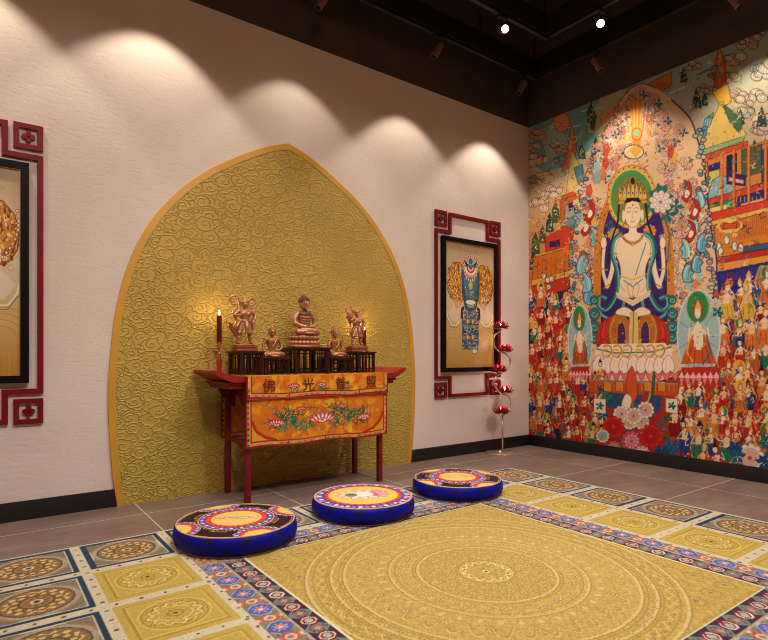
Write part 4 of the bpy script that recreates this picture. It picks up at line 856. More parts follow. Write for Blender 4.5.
def cloth_art(W, H, R, kind):
    cv = Canvas(W, H, .0028, base=(212, 116, 24))
    for i in range(260):
        x, y = R.gauss(W/2, W*.26), R.uniform(0, H); cv.ell(x, y, R.uniform(.01, .05), R.uniform(.008, .03), R.choice([(236, 182, 36), (228, 160, 30), (206, 96, 20), (196, 84, 18), (240, 196, 60)]), R.uniform(0, 3), .45)
    if kind == 'skirt':
        for k in range(40): cv.ell(R.gauss(W/2, .2), R.uniform(.06, .34), R.uniform(.01, .04), R.uniform(.006, .02), (240, 200, 50), R.uniform(0, 3), .45)
        for sx in (-1, 1):
            X = lambda d: W/2+sx*d
            cv.line([(X(W/2-.05), .19), (X(W/2-.08), .12), (X(W/2-.15), .07), (X(W/2-.24), .045)], .02, (176, 34, 20)); cv.poly([(X(W/2-.05), .15), (X(W/2-.09), .09), (X(W/2-.17), .045), (X(W/2-.05), .045)], (222, 176, 60), .7)
        for sx in (-1, 1):
            for k in range(22): vine(cv, W/2+sx*R.uniform(.02, .46), R.uniform(.09, .29), W/2+sx*R.uniform(.02, .5), R.uniform(.09, .29), R, R.choice([(30, 70, 60), (60, 130, 90), (50, 30, 30), (40, 100, 80)]), .014)
            lotusm(cv, W/2+sx*.40, .165, .055, R); lotusm(cv, W/2+sx*.19, .265, .034, R)
            cv.ell(W/2+sx*.25, .18, .02, .02, (40, 90, 90)); cv.ell(W/2+sx*.25, .20, .02, .012, (60, 120, 80))
        lotusm(cv, W/2, .175, .09, R)
        for k in range(12): a = R.uniform(0, 6.28); cv.ell(W/2+.13*math.cos(a), .16+.07*math.sin(a), .014, .007, (60, 140, 80), a, n=8)
    if kind == 'valance':
        for u in (.30, .68, .49): 
            (lotusm(cv, W*u, .085, .038, R) if u < .6 else cv.ell(W*u, .10, .018, .012, (40, 100, 70))); vine(cv, W*u-.03, .06, W*u+.03, .055, R, (50, 110, 70), .010)
        cv.ell(W*.5, .055, .06, .008, (40, 110, 90))
        for u in (.4, .8, .58): cv.ell(W*u, .09, .05, .04, (230, 180, 40), alpha=.5)
    # flowered strips and red edges
    e = .040
    for a in ((0, 0, W, e), (0, 0, e, H), (W-e, 0, W, H)):
        cv.poly([(a[0], a[1]), (a[2], a[1]), (a[2], a[3]), (a[0], a[3])], (206, 150, 70))
    n = int(W/.05)
    for k in range(n):
        x = (k+.5)*W/n; cv.ell(x, e/2, .016, .006, R.choice([(70, 140, 80), (196, 60, 70), (226, 190, 110), (226, 140, 130)]), R.uniform(-.3, .3), n=8)
    for k in range(int(H/.04)):
        for x in (e/2, W-e/2): cv.ell(x, (k+.5)*.04, .008, .014, R.choice([(60, 120, 60), (190, 40, 60), (230, 160, 140), (40, 60, 40)]), R.uniform(-.4, .4), n=8)
    for x in (W*.27, W*.52, W*.77): cv.line([(x, 0), (x, e)], .008, (120, 16, 20))
    cv.line([(e, H), (e, e), (W-e, e), (W-e, H)], .008, (150, 18, 24))
    cv.line([(.004, H), (.004, .005), (W-.004, .005), (W-.004, H)], .016, (150, 14, 30))
    return cv
M_CLOTH = painted('embroidered_satin', .38, .2, 700, 1.0, .5)
R5 = random.Random(5); CW = 1.285
def hang(cv, H, ztop, y, amp, ph, flip=1):
    def pl(X, Y):
        d = np.clip((H-Y)/H, 0, 1)
        w = amp*d*(np.sin(X*17+ph)*.6+np.sin(X*41+ph*2)*.3)
        z = ztop-(H-Y) + .006*d*np.sin(X*11+ph) 
        return np.stack([X-CW/2, y+flip*(-abs(w)-.004*d*0-.003), z], -1)
    return pl
cl = tag(bpy.data.objects.new('altar_cloth', None), 'orange embroidered altar cloth with lotus flowers and lettering on the altar table', 'altar cloth'); C.objects.link(cl); cl.location = (TX, TY, 0)
zt_ = .9445
cs = cloth_art(CW, .532, R5, 'skirt'); o = link('skirt', cs.mesh('skirt', hang(cs, .532, zt_, -.249, .012, 0)), M_CLOTH, cl)
cvv = cloth_art(CW, .172, R5, 'valance'); o = link('valance', cvv.mesh('valance', hang(cvv, .172, zt_, -.262, .006, 1.3)), M_CLOTH, cl)
cb = cloth_art(CW, .515, R5, 'plain'); link('rear_drop', cb.mesh('rear_drop', hang(cb, .515, zt_, .254, .008, 2, -1)), M_CLOTH, cl)
ct = Canvas(CW, .518, .006, base=(224, 150, 30)); link('top_sheet', ct.mesh('top_sheet', lambda X, Y: np.stack([X-CW/2, Y-.262, 0*X+zt_], -1)), M_CLOTH, cl)
bm = B(); tube(bm, [(-CW/2, -.266, zt_-.172), (0, -.268, zt_-.172), (CW/2, -.266, zt_-.172)], .005, 8)
obj('red_hem', bm, mat('crimson_hem', (150, 14, 34), .5), cl)
M_INK = mat('dark_embroidery_thread', (86, 34, 18), .6)
mes = []
for ch, u in (('佛', .135), ('光', .395), ('普', .625), ('照', .86)):
    cu = bpy.data.curves.new('glyph', 'FONT'); cu.body = ch; cu.size = .108; cu.align_x = 'CENTER'; cu.extrude = .0008; cu.offset = .0002
    to = bpy.data.objects.new('glyph', cu); C.objects.link(to); bpy.context.view_layer.update()
    m_ = bpy.data.meshes.new_from_object(to.evaluated_get(bpy.context.evaluated_depsgraph_get()))
    bpy.data.objects.remove(to)
    if len(m_.vertices):
        xs = [v.co.x for v in m_.vertices]; ys = [v.co.y for v in m_.vertices]; mx_, my_ = (min(xs)+max(xs))/2, (min(ys)+max(ys))/2
        m_.transform(Matrix.Translation((-mx_, -my_, 0))); m_.transform(Matrix.Rotation(PI/2, 4, 'X')); m_.transform(Matrix.Translation((-CW/2+CW*u, -.2735, zt_-.073)))
        mes.append(m_)
for m_ in mes: link('embroidered_character', m_, M_INK, cl)['label'] = 'dark embroidered character on the top band'

# ------------------------------------------------------------------ rosewood display stands
M_ROSE = mat('dark_rosewood', (46, 17, 15), .32, var=.25, scale=30); M_ROSE2 = mat('rosewood_top', (58, 20, 17), .28, var=.2, scale=20)
Z0 = zt_+.001
def stand(x0, x1, y0, y1, h, label, over=.012):
    cx_, cy_ = (x0+x1)/2, (y0+y1)/2; w, d = (x1-x0)/2, (y1-y0)/2
    t = thing('display_stand', label, 'stand', (cx_, cy_, Z0), 0, 'carved rosewood stands on the altar')
    bm = B(); box(bm, -w-over, w+over, -d-over, d+over, h-.012, h); box(bm, -w-over*.4, w+over*.4, -d-over*.4, d+over*.4, h-.020, h-.011); obj('top', bm, M_ROSE2, t, bevel=.003)
    for sx in (-1, 1):
        for sy in (-1, 1):
            bm = B(); x, y = sx*(w-.008), sy*(d-.008); box(bm, x-.008, x+.008, y-.008, y+.008, 0, h-.019); obj('leg', bm, M_ROSE, t, bevel=.001)
    def fretp(length, horizontal, off):
        bm = B(); b = .0062
        def bar(a0, a1, z0, z1):
            if horizontal: box(bm, a0, a1, off-.004, off+.004, z0, z1)
            else: box(bm, off-.004, off+.004, a0, a1, z0, z1)
        L_ = length-.016; za, zb = .006, h-.019
        bar(-L_, L_, zb-.012, zb); bar(-L_, L_, za, za+.009)
        for s in (-1, 1):
            bar(s*L_*.45-b, s*L_*.45+b, za, zb); 
            for zc in (za+.030, zb-.033): bar(*sorted((s*L_*.45, s*L_*.98)), zc-b*.7, zc+b*.7)
            if s > 0 or L_ > .12: bar(*sorted((s*L_*.15*(L_ > .12)-b*.8, s*L_*.15*(L_ > .12)+b*.8)), za, zb)
            bar(*sorted((s*L_*.98, s*L_*.82)), za, zb)
        for zc in (za+.028, zb-.030): bar(-L_*.45, L_*.45, zc-b*.8, zc+b*.8)
        return bm
    for off in (-(d-.006), d-.006): obj('fret_panel', fretp(w, True, off), M_ROSE, t)
    for off in (-(w-.006), w-.006): obj('fret_panel', fretp(d, False, off), M_ROSE, t)
    return t
SY0, SY1 = 3.99, 4.262
stand(1.608, 1.785, SY0, SY1, .185, 'rosewood stand under the warrior statue beside the taller candle')
stand(1.808, 2.022, SY0+.02, SY1-.03, .135, 'low rosewood stand under the seated statue with its head nearest the taller candle')
stand(2.052, 2.372, SY0-.015, SY1, .218, 'widest and tallest rosewood stand, under the central Buddha')
stand(2.406, 2.628, SY0+.02, SY1-.03, .135, 'low rosewood stand between the central Buddha and the warrior with the shorter candle')
stand(2.664, 2.842, SY0, SY1, .185, 'rosewood stand under the warrior statue beside the shorter candle')

# ------------------------------------------------------------------ bronze statues
def bronze(name, c1, c2, rough=.38, metal=.45):
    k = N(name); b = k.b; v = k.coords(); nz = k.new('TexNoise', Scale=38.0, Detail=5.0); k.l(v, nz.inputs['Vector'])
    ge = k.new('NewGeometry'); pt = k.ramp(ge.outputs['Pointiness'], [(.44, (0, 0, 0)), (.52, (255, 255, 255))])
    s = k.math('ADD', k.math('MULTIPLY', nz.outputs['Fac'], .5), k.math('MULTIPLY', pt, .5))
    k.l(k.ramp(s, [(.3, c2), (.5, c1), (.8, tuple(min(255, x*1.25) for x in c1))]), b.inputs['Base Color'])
    b.inputs['Metallic'].default_value = metal; b.inputs['Roughness'].default_value = rough
    n2 = k.new('TexNoise', Scale=160.0, Detail=3.0); k.l(v, n2.inputs['Vector']); k.bump(n2.outputs['Fac'], .25, .003); return k.m
M_BRZ = bronze('copper_bronze', (158, 112, 84), (60, 34, 26)); M_BRZG = bronze('gilt_bronze', (150, 104, 66), (66, 36, 22)); M_BRD = bronze('dark_patina', (92, 62, 50), (40, 26, 24), .4)
M_BRR = bronze('reddish_bronze_base', (140, 78, 54), (66, 30, 24))
def tf(bm, s, loc=(0, 0, 0)): bmesh.ops.transform(bm, matrix=Matrix.Translation(loc) @ Matrix.Scale(s, 4), verts=bm.verts)
def face_bits(bm, hx, hy, hz, s=1):
    tube(bm, [(hx, hy-.095*s, hz+.025*s), (hx, hy-.112*s, hz-.012*s), (hx, hy-.12*s, hz-.035*s)], [.008*s, .013*s, .017*s], 8)
    for sx in (-1, 1):
        ell(bm, (hx+sx*.036*s, hy-.095*s, hz+.006*s), (.022*s, .011*s, .009*s), u=10, v=6)       # lids
        ell(bm, (hx+sx*.038*s, hy-.092*s, hz+.030*s), (.030*s, .010*s, .005*s), u=10, v=6)       # brows
        ell(bm, (hx+sx*.098*s, hy+.01*s, hz-.03*s), (.014*s, .022*s, .055*s), u=8, v=8)          # long ears
    ell(bm, (hx, hy-.098*s, hz-.062*s), (.026*s, .014*s, .010*s), u=10, v=6)
    ell(bm, (hx, hy-.075*s, hz-.095*s), (.035*s, .03*s, .025*s), u=10, v=6)
def hand(bm, wx, wy, wz, dx, dy, dz, s=1, spread=.4, nrm=(0, 0, 1)):
    """palm with four unequal fingers and a thumb leaving its side"""
    d = Vector((dx, dy, dz)).normalized(); n = Vector(nrm); sd = d.cross(n).normalized(); w = Vector((wx, wy, wz))
    c = w+d*.035*s; M = Matrix((sd, d, sd.cross(d))).transposed(); ell(bm, c, (.034*s, .042*s, .018*s), M, 10, 8)
    for k, ln in enumerate((.055, .068, .064, .048)):
        a = c+d*.03*s+sd*(k-1.5)*.016*s; tube(bm, [a, a+d*ln*.5*s+n*.004*s, a+d*ln*s-n*.008*s], [.0095*s, .009*s, .006*s], 6)
    a = w+d*.018*s+sd*.03*s; tube(bm, [a, a+(d*.5+sd*.6)*.032*s, a+(d*1.1+sd*.5)*.05*s], [.011*s, .010*s, .007*s], 6)
def seated(label, loc, s, thai=False, rot=0):
    t = thing('seated_buddha' , label, 'statue', loc, rot, None)
    zb = .0 if thai else .31; hs_ = 1.12 if thai else 1.32; lx = .74
    bm = B()
    for sx in (-1, 1):
        tube(bm, [(sx*.10, .03, .10), (sx*.26, -.08, .095), (sx*.41, -.17, .075)], [.115, .10, .075], 12)
        tube(bm, [(sx*.41, -.17, .07), (sx*.2, -.25, .075+.02*(sx > 0)), (-sx*.1, -.25, .08+.04*(sx > 0)), (-sx*.2, -.22, .085+.045*(sx > 0))], [.075, .068, .055, .04], 12)
        ell(bm, (-sx*.23, -.215, .10+.045*(sx > 0)), (.065, .035, .025), u=10, v=8)
        for k in range(4): ell(bm, (sx*(.16+k*.07), -.30+k*.028, .05), (.05, .014, .045), u=8, v=6)      # folds over the shins
    ell(bm, (0, -.07, .07), (.34, .24, .075)); ell(bm, (0, -.27, .035), (.2, .10, .035))
    bmesh.ops.scale(bm, vec=(lx, 1, 1), verts=bm.verts)
    lathe(bm, [(.17, .05), (.155, .16), (.145, .26), (.165, .36), (.19, .45), (.185, .52), (.12, .575), (.06, .60)] if not thai else [(.15, .05), (.13, .16), (.115, .26), (.15, .38), (.19, .47), (.18, .54), (.10, .585), (.05, .61)], 24, sy=.68)
    for sx in (-1, 1):
        ell(bm, (sx*.185, 0, .53), (.075, .075, .065))
        if thai and sx < 0: tube(bm, [(sx*.2, 0, .53), (sx*.265, -.02, .38), (sx*.27, -.05, .27), (sx*.29, -.17, .19), (sx*.28, -.24, .15)], [.055, .05, .042, .034, .027], 10); hand(bm, sx*.28, -.25, .145, 0, -.25, -1, 1, nrm=(0, -1, .2))
        else:
            tube(bm, [(sx*.2, 0, .53), (sx*.28, -.01, .40), (sx*.285, -.05, .28), (sx*.18, -.17, .22), (sx*.07, -.22, .20)], [.07 if not thai else .052, .075 if not thai else .048, .07 if not thai else .042, .05 if not thai else .034, .032], 12)
            hand(bm, sx*.08, -.225, .20, -sx, -.1, 0, .9)
    if not thai:
        for k, (r0, z) in enumerate(((.205, .50), (.20, .44), (.19, .38), (.18, .32))):
            pts = [(r0*math.sin(a), -.145*math.cos(a)*1.0-.005, z-.07*math.cos(a)) for a in np.linspace(-1.0, 1.0, 9)]; tube(bm, pts, .011, 6)
        for sx in (-1, 1):
            for k in range(3): tube(bm, [(sx*(.24+.02*k), -.05-.02*k, .48-.04*k), (sx*(.29), -.09, .34-.03*k), (sx*(.2), -.19, .2-.01*k)], .012, 6)
    else: tube(bm, [(.14, -.06, .57), (.05, -.15, .42), (-.05, -.15, .3), (-.09, -.12, .2)], [.02, .022, .022, .02], 6)
    tube(bm, [(0, .0, .57), (0, -.01, .66)], [.058, .05], 12)
    n0 = len(bm.verts); ell(bm, (0, -.012, .74), (.092, .10, .118), u=20, v=14); face_bits(bm, 0, -.012, .75)
    bm.verts.ensure_lookup_table(); HM = Matrix.Translation((0, 0, .64)) @ Matrix.Scale(hs_, 4) @ Matrix.Translation((0, 0, -.64)); bmesh.ops.transform(bm, matrix=HM, verts=bm.verts[n0:])
    bd = bm; tf(bd, s, (0, 0, zb*s)); body = fuse('body', bd, .0026, M_BRZG if thai else M_BRZ, t, 2)
    bm = B(); ell(bm, (0, .012, .785), (.104, .108, .098), u=20, v=14); 
    if thai:
        lathe(bm, [(.062, .85), (.055, .88), (.035, .91), (.022, .95), (.012, 1.0), (.002, 1.06)], 12)
    else: ell(bm, (0, .018, .875), (.055, .058, .05))
    if True:
        n = 90
        for i in range(n):
            zf = i/n*1.0; ph = i*2.39996; cr = math.sqrt(max(0, 1-zf*zf)); yy = .012+.108*cr*math.sin(ph)
            zz = .785+.098*zf
            if yy < -.02 and zz < .80: continue
            ell(bm, (.104*cr*math.cos(ph), yy, zz), (.014, .014, .014), u=6, v=5)
    bmesh.ops.transform(bm, matrix=HM, verts=bm.verts)
    tf(bm, s, (0, 0, zb*s)); obj('hair', bm, M_BRD if not thai else M_BRZG, t, smooth=True)
    if not thai:
        bm = B(); lathe(bm, [(.20, .49), (.212, .525), (.19, .565), (.12, .60), (.095, .60), (.165, .555), (.185, .52), (.178, .49)], 24, sy=.70, caps=False); tf(bm, s, (0, 0, zb*s)); obj('collar', bm, M_BRD, t, smooth=True)
        tiers = ((.0, .04, .47, .47), (.04, .075, .44, .40), (.075, .10, .40, .40))
        bm = B(); lathe(bm, [(.54, 0), (.56, .02), (.54, .055), (.47, .08), (.47, .10), (.44, .17), (.46, .22), (.47, .28), (.45, .315), (.0, .315)], 40, sx=.8, sy=.62); tf(bm, s); obj('pedestal', bm, M_BRR, t, smooth=True, angle=50)
        for z, up_, rr in ((.12, -1, .48), (.235, 1, .465)):
            bm = B(); n = 22
            for k in range(n):
                a = 2*PI*k/n; c_, s_ = math.cos(a), math.sin(a); rt_ = Matrix.Rotation(a, 3, 'Z')
                ell(bm, (rr*.8*c_, rr*.62*s_, z), (.030, .062, .052), rt_ @ Matrix.Rotation(up_*.35, 3, 'Y'), 8, 8)
            tf(bm, s); obj('lotus_petal_ring', bm, M_BRZ, t, smooth=True)
    return t
tS = thing
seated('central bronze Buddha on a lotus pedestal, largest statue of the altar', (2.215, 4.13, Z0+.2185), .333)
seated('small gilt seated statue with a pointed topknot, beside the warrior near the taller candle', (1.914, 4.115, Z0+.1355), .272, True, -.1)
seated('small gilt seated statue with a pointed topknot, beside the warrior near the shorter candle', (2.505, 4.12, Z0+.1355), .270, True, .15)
def warrior(label, loc, mir=1, s=.375, item='tail'):
    t = thing('warrior_statue', label, 'statue', loc, 0)
    bm = B(); m = mir
    for sx, fx in ((-1, -.13), (1, .12)):
        tube(bm, [(sx*.06, 0, .42), (fx*.9, -.02, .28), (fx, 0, .15), (fx*1.1, 0, .04)], [.075, .06, .045, .032], 12); ell(bm, (fx*1.15, -.04, .028), (.035, .07, .028)); ell(bm, (fx, -.0, .15), (.055, .055, .03))
    lathe(bm, [(.19, .23), (.175, .28), (.15, .38), (.11, .48), (.12, .49), (.12, .51), (.10, .52), (.12, .58), (.135, .66), (.12, .71), (.05, .745)], 32, sy=.72, mod=lambda a, z: .10*math.sin(9*a)*max(0, (.48-z)/.25))
    tube(bm, [(0, -.10, .48), (0, -.125, .36), (.0, -.12, .22)], [.045, .05, .035], 8); 
    for sx in (-1, 1): ell(bm, (sx*.13, 0, .70), (.06, .055, .045)); ell(bm, (sx*.06, -.08, .64), (.05, .03, .045)); tube(bm, [(sx*.10, -.02, .50), (sx*.17, -.02, .38), (sx*.2, -.01, .30)], [.05, .045, .02], 8, flat=.5)
    tube(bm, [(m*-.14, 0, .70), (m*-.23, -.03, .60), (m*-.16, -.12, .60)], [.048, .042, .03], 10); hand(bm, m*-.16, -.12, .60, m*.8, -.3, .6, .8, nrm=(0, -1, 0))
    tube(bm, [(m*.14, 0, .70), (m*.24, -.02, .62), (m*.19, -.08, .51)], [.048, .042, .03], 10); hand(bm, m*.19, -.08, .51, -m*.5, -.2, -1, .8, nrm=(0, -1, 0))
    tube(bm, [(0, 0, .73), (0, -.01, .80)], [.045, .04], 10); ell(bm, (0, -.01, .84), (.062, .068, .08), u=16, v=12); face_bits(bm, 0, -.01, .845, .68)
    tf(bm, s, (0, 0, .055)); fuse('body', bm, .0024, M_BRZ, t, 2)
    bm = B(); lathe(bm, [(.072, .865), (.08, .885), (.066, .905), (.062, .93), (.03, .955), (.018, .985), (.006, 1.03)], 16)
    for k in (-2, -1, 0, 1, 2): tube(bm, [(k*.026, -.062+abs(k)*.012, .875), (k*.034, -.066+abs(k)*.012, .93-abs(k)*.01)], [.016, .003], 6)
    for sx in (-1, 1): tube(bm, [(sx*.07, 0, .87), (sx*.10, .01, .93), (sx*.09, .01, .97)], [.014, .012, .004], 6)
    tf(bm, s, (0, 0, .055)); obj('crown', bm, M_BRZG, t, smooth=True)
    for sx, sc in ((-1, 1.15), (1, .92)):
        bm = B(); sx *= 1; X = lambda v: m*sx*v
        P_ = smooth_path([(Vector(p_)[0]*.8, p_[1], p_[2]) for p_ in [(X(.12), .03, .70), (X(.11), .04, .82), (X(.14), .04, .92), (X(.22), .04, .90+.11*sc), (X(.31*sc), .04, .88+.10*sc), (X(.345*sc), .04, .93), (X(.29*sc), .04, .85), (X(.2), .04, .84), (X(.23), .03, .74), (X(.30), .02, .70), (X(.27), .02, .60), (X(.22), .02, .50), (X(.27), .01, .40), (X(.24), .01, .30)]], 6)
        tube(bm, P_, .0135, 8, flat=1.8); tf(bm, s, (0, 0, .055)); obj('ribbon', bm, M_BRZ, t, smooth=True)
    bm = B()
    if item == 'tail':
        tube(bm, [(-.16, .02, .18), (-.26, .0, .30), (-.34, -.02, .40)], [.05, .055, .035], 8)
        for k in range(4): tube(bm, [(-.24-.03*k, -.01, .27+.03*k), (-.22-.04*k, -.05, .33+.035*k), (-.26-.045*k, -.05, .37+.03*k)], [.03, .022, .004], 6)
        nm = 'flame_tail'
    else:
        box(bm, -.36, -.20, -.10, -.02, .70, .75); lathe(bm, [(.05, 0), (.06, .02), (.045, .04), (.05, .06), (.03, .09), (.008, .14)], 8, (-.28, -.06, .75)); tube(bm, [(-.2, -.08, .62), (-.27, -.06, .70)], .02, 8); nm = 'held_pagoda'
    tf(bm, s, (0, 0, .055)); obj(nm, bm, M_BRR, t, smooth=True, angle=40)
    bm = B(); box(bm, -.088, .088, -.06, .06, 0, .012); box(bm, -.080, .080, -.054, .054, .012, .028); box(bm, -.086, .086, -.058, .058, .028, .040); obj('pedestal', bm, M_BRR, t, bevel=.002)
    bm = B(); lathe(bm, [(.082, .04), (.086, .045), (.078, .052), (.06, .056), (.0, .057)], 28, sy=.66, mod=lambda a, z: .05*math.sin(14*a)); obj('rock_base', bm, M_BRR, t, smooth=True)
    return t
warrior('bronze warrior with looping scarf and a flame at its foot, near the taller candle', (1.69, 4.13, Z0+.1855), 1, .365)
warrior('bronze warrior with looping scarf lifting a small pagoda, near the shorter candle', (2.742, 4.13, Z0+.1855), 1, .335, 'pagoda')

# ------------------------------------------------------------------ candles
M_WAX = mat('dark_red_wax', (84, 10, 16), .35, var=.1); M_WAXT = mat('glowing_wax_tip', (150, 50, 20), .4, emit=(255, 140, 50), estr=.6)
M_FL = mat('candle_flame', (255, 220, 150), .5, emit=(255, 214, 140), estr=45); M_HOLD = mat('rose_gold_candlestick', (214, 130, 100), .22, .75, var=.08); M_HOLDR = mat('red_enamel_foot', (190, 60, 56), .2, .35)
def candle(x, y, z, ch, hh, label, lab2):
    t = thing('candlestick', lab2, 'candlestick', (x, y, z), 0)
    k = hh/.25
    bm = B(); lathe(bm, [(.0, 0), (.018, 0), (.019, .004), (.014, .012), (.018, .06*k), (.022, .10*k), (.023, .115*k), (.0, .116*k)], 24); obj('foot', bm, M_HOLDR, t, smooth=True, angle=50)
    bm = B(); lathe(bm, [(.0, .114*k), (.012, .116*k), (.009, .13*k), (.014, .145*k), (.017, .155*k), (.010, .168*k), (.007, .19*k), (.011, .20*k), (.007, .212*k), (.012, .225*k), (.021, .238*k), (.022, .25*k), (.0, .25*k)], 24); obj('stem', bm, M_HOLD, t, smooth=True, angle=50)
    c = thing('lit_candle', label, 'candle', (x, y, z+hh+.0005), 0)
    bm = B(); lathe(bm, [(0, 0), (.0195, 0), (.0195, ch-.012), (.018, ch-.002), (.013, ch), (.0, ch-.003)], 24); obj('wax', bm, M_WAX, c, smooth=True, angle=50)
    bm = B(); tube(bm, [(0, 0, ch-.004), (.001, 0, ch+.006)], .0012, 6); obj('wick', bm, M_BLACK, c)
    bm = B(); lathe(bm, [(.001, ch+.002), (.005, ch+.008), (.0068, ch+.015), (.0055, ch+.024), (.0028, ch+.033), (.0004, ch+.042)], 14); obj('flame', bm, M_FL, c, smooth=True)
    l = bpy.data.lights.new('flame_light', 'POINT'); l.energy = CANDLE_W; l.color = (1, .62, .25); l.shadow_soft_size = .012; lo_ = bpy.data.objects.new('flame_light', l); C.objects.link(lo_); lo_.location = (x, y-.012, z+hh+ch+.045)
CANDLE_W = 1.1
candle(1.520, 4.22, .945, .205, .258, 'taller dark red burning candle above the upturned table end', 'rose gold candlestick with a flared foot holding the taller candle')
candle(2.925, 4.28, .945, .185, .205, 'shorter dark red burning candle behind the warrior lifting a pagoda', 'rose gold candlestick holding the shorter candle behind a rosewood stand')

# ------------------------------------------------------------------ round floor cushions
M_BLUE = None
def blue_cloth():
    k = N('blue_brocade'); b = k.b; v = k.coords()
    uv = k.new('TexCoord'); sp = k.new('SeparateXYZ'); k.l(uv.outputs['Object'], sp.inputs[0])
    an = k.math('ARCTAN2', sp.outputs[1], sp.outputs[0]); q = k.math('MULTIPLY', an, 22/(2*PI)); fr = k.math('SUBTRACT', k.math('FRACT', q), .5)
    par = k.math('MULTIPLY', k.math('SUBTRACT', k.math('FLOOR', q), k.math('MULTIPLY', k.math('FLOOR', k.math('MULTIPLY', k.math('FLOOR', q), .5)), 2)), .052)
    zz = k.math('SUBTRACT', k.math('SUBTRACT', sp.outputs[2], .035), par)
    d = k.math('SQRT', k.math('ADD', k.math('POWER', k.math('MULTIPLY', fr, .10), 2), k.math('POWER', zz, 2)))
    nz = k.new('TexNoise', Scale=60.0, Detail=3.0); k.l(v, nz.inputs['Vector'])
    msk = k.math('MULTIPLY', k.math('LESS_THAN', d, .021), k.math('GREATER_THAN', nz.outputs['Fac'], .40))
    mx = k.new('Mix'); mx.data_type = 'RGBA'; k.l(msk, mx.inputs[0]); mx.inputs[6].default_value = L4((2, 12, 150)); mx.inputs[7].default_value = L4((34, 14, 66))
    k.l(mx.outputs[2], b.inputs['Base Color']); b.inputs['Roughness'].default_value = .6; b.inputs['Specular IOR Level'].default_value = .2; k.bump(nz.outputs['Fac'], .1, .002); return k.m
M_BLUE = blue_cloth(); M_PIPE = mat('cream_piping', (206, 176, 146), .6); M_TOPC = painted('printed_cotton', .6, .12, 500, 1.0, .35)
def lotus_art(cv, cx_, cy_, s, flip=0):
    R = random.Random(2)
    if flip:      # wide low lotus
        for k in (-4, 4, -3, 3, -2, 2, -1, 1, 0): cv.ell(cx_+k*s*.24, cy_+abs(k)*s*.03, s*.20, s*.10, (240, 206, 206), PI/2-k*.3, ring=(196, 40, 90), w=.005, n=14)
        cv.ell(cx_, cy_-s*.02, s*.75, s*.10, (246, 226, 222), ring=(196, 40, 90), w=.005); cv.ell(cx_, cy_+s*.10, s*.5, s*.07, (110, 140, 60)); return
    for a in np.linspace(0, 2*PI, 12, endpoint=False): cv.ell(cx_+s*.5*math.cos(a), cy_+s*.30*math.sin(a), s*.38, s*.13, (246, 214, 214), a, ring=(206, 80, 120), w=.005, n=14)
    for a in (-.6, -.3, 0, .3, .6): cv.ell(cx_+s*.62*math.cos(a), cy_+s*.45*math.sin(a), s*.34, s*.11, (222, 110, 140), a, ring=(180, 30, 70), w=.005, n=14); cv.ell(cx_+s*.75*math.cos(a), cy_+s*.5*math.sin(a), s*.2, s*.05, (244, 206, 206), a, n=10)
    cv.ell(cx_, cy_, s*.42, s*.30, (246, 228, 220)); cv.ell(cx_-s*.38, cy_, s*.22, s*.24, (130, 150, 76), ring=(220, 206, 120), w=.005)
    for k in range(-2, 3): cv.line([(cx_-s*.38+k*s*.07, cy_-s*.17), (cx_-s*.38+k*s*.07, cy_+s*.17)], .003, (70, 100, 50)); cv.line([(cx_-s*.55, cy_+k*s*.07), (cx_-s*.2, cy_+k*s*.07)], .003, (70, 100, 50))
def roundel(cv, cx_, cy_, R_, a=1):
    n = 44
    cv.ell(cx_, cy_, R_, R_, (226, 168, 90), n=48); cv.ell(cx_, cy_, R_*.965, R_*.965, (40, 50, 170), n=48)
    for k in range(n):
        t = 2*PI*k/n; cv.ell(cx_+R_*.885*math.cos(t), cy_+R_*.885*math.sin(t), R_*.055, R_*.05, (232, 206, 200) if k % 2 else (120, 120, 210), t, n=8)
    cv.ell(cx_, cy_, R_*.81, R_*.81, (196, 40, 40), n=48)
    for k in range(30):
        t = 2*PI*k/30; cv.ell(cx_+R_*.74*math.cos(t), cy_+R_*.74*math.sin(t), R_*.055, R_*.05, (224, 96, 50), t, n=8)
    cv.ell(cx_, cy_, R_*.665, R_*.665, (222, 186, 84), n=48); cv.ell(cx_, cy_, R_*.64, R_*.64, (228, 196, 100), n=48)
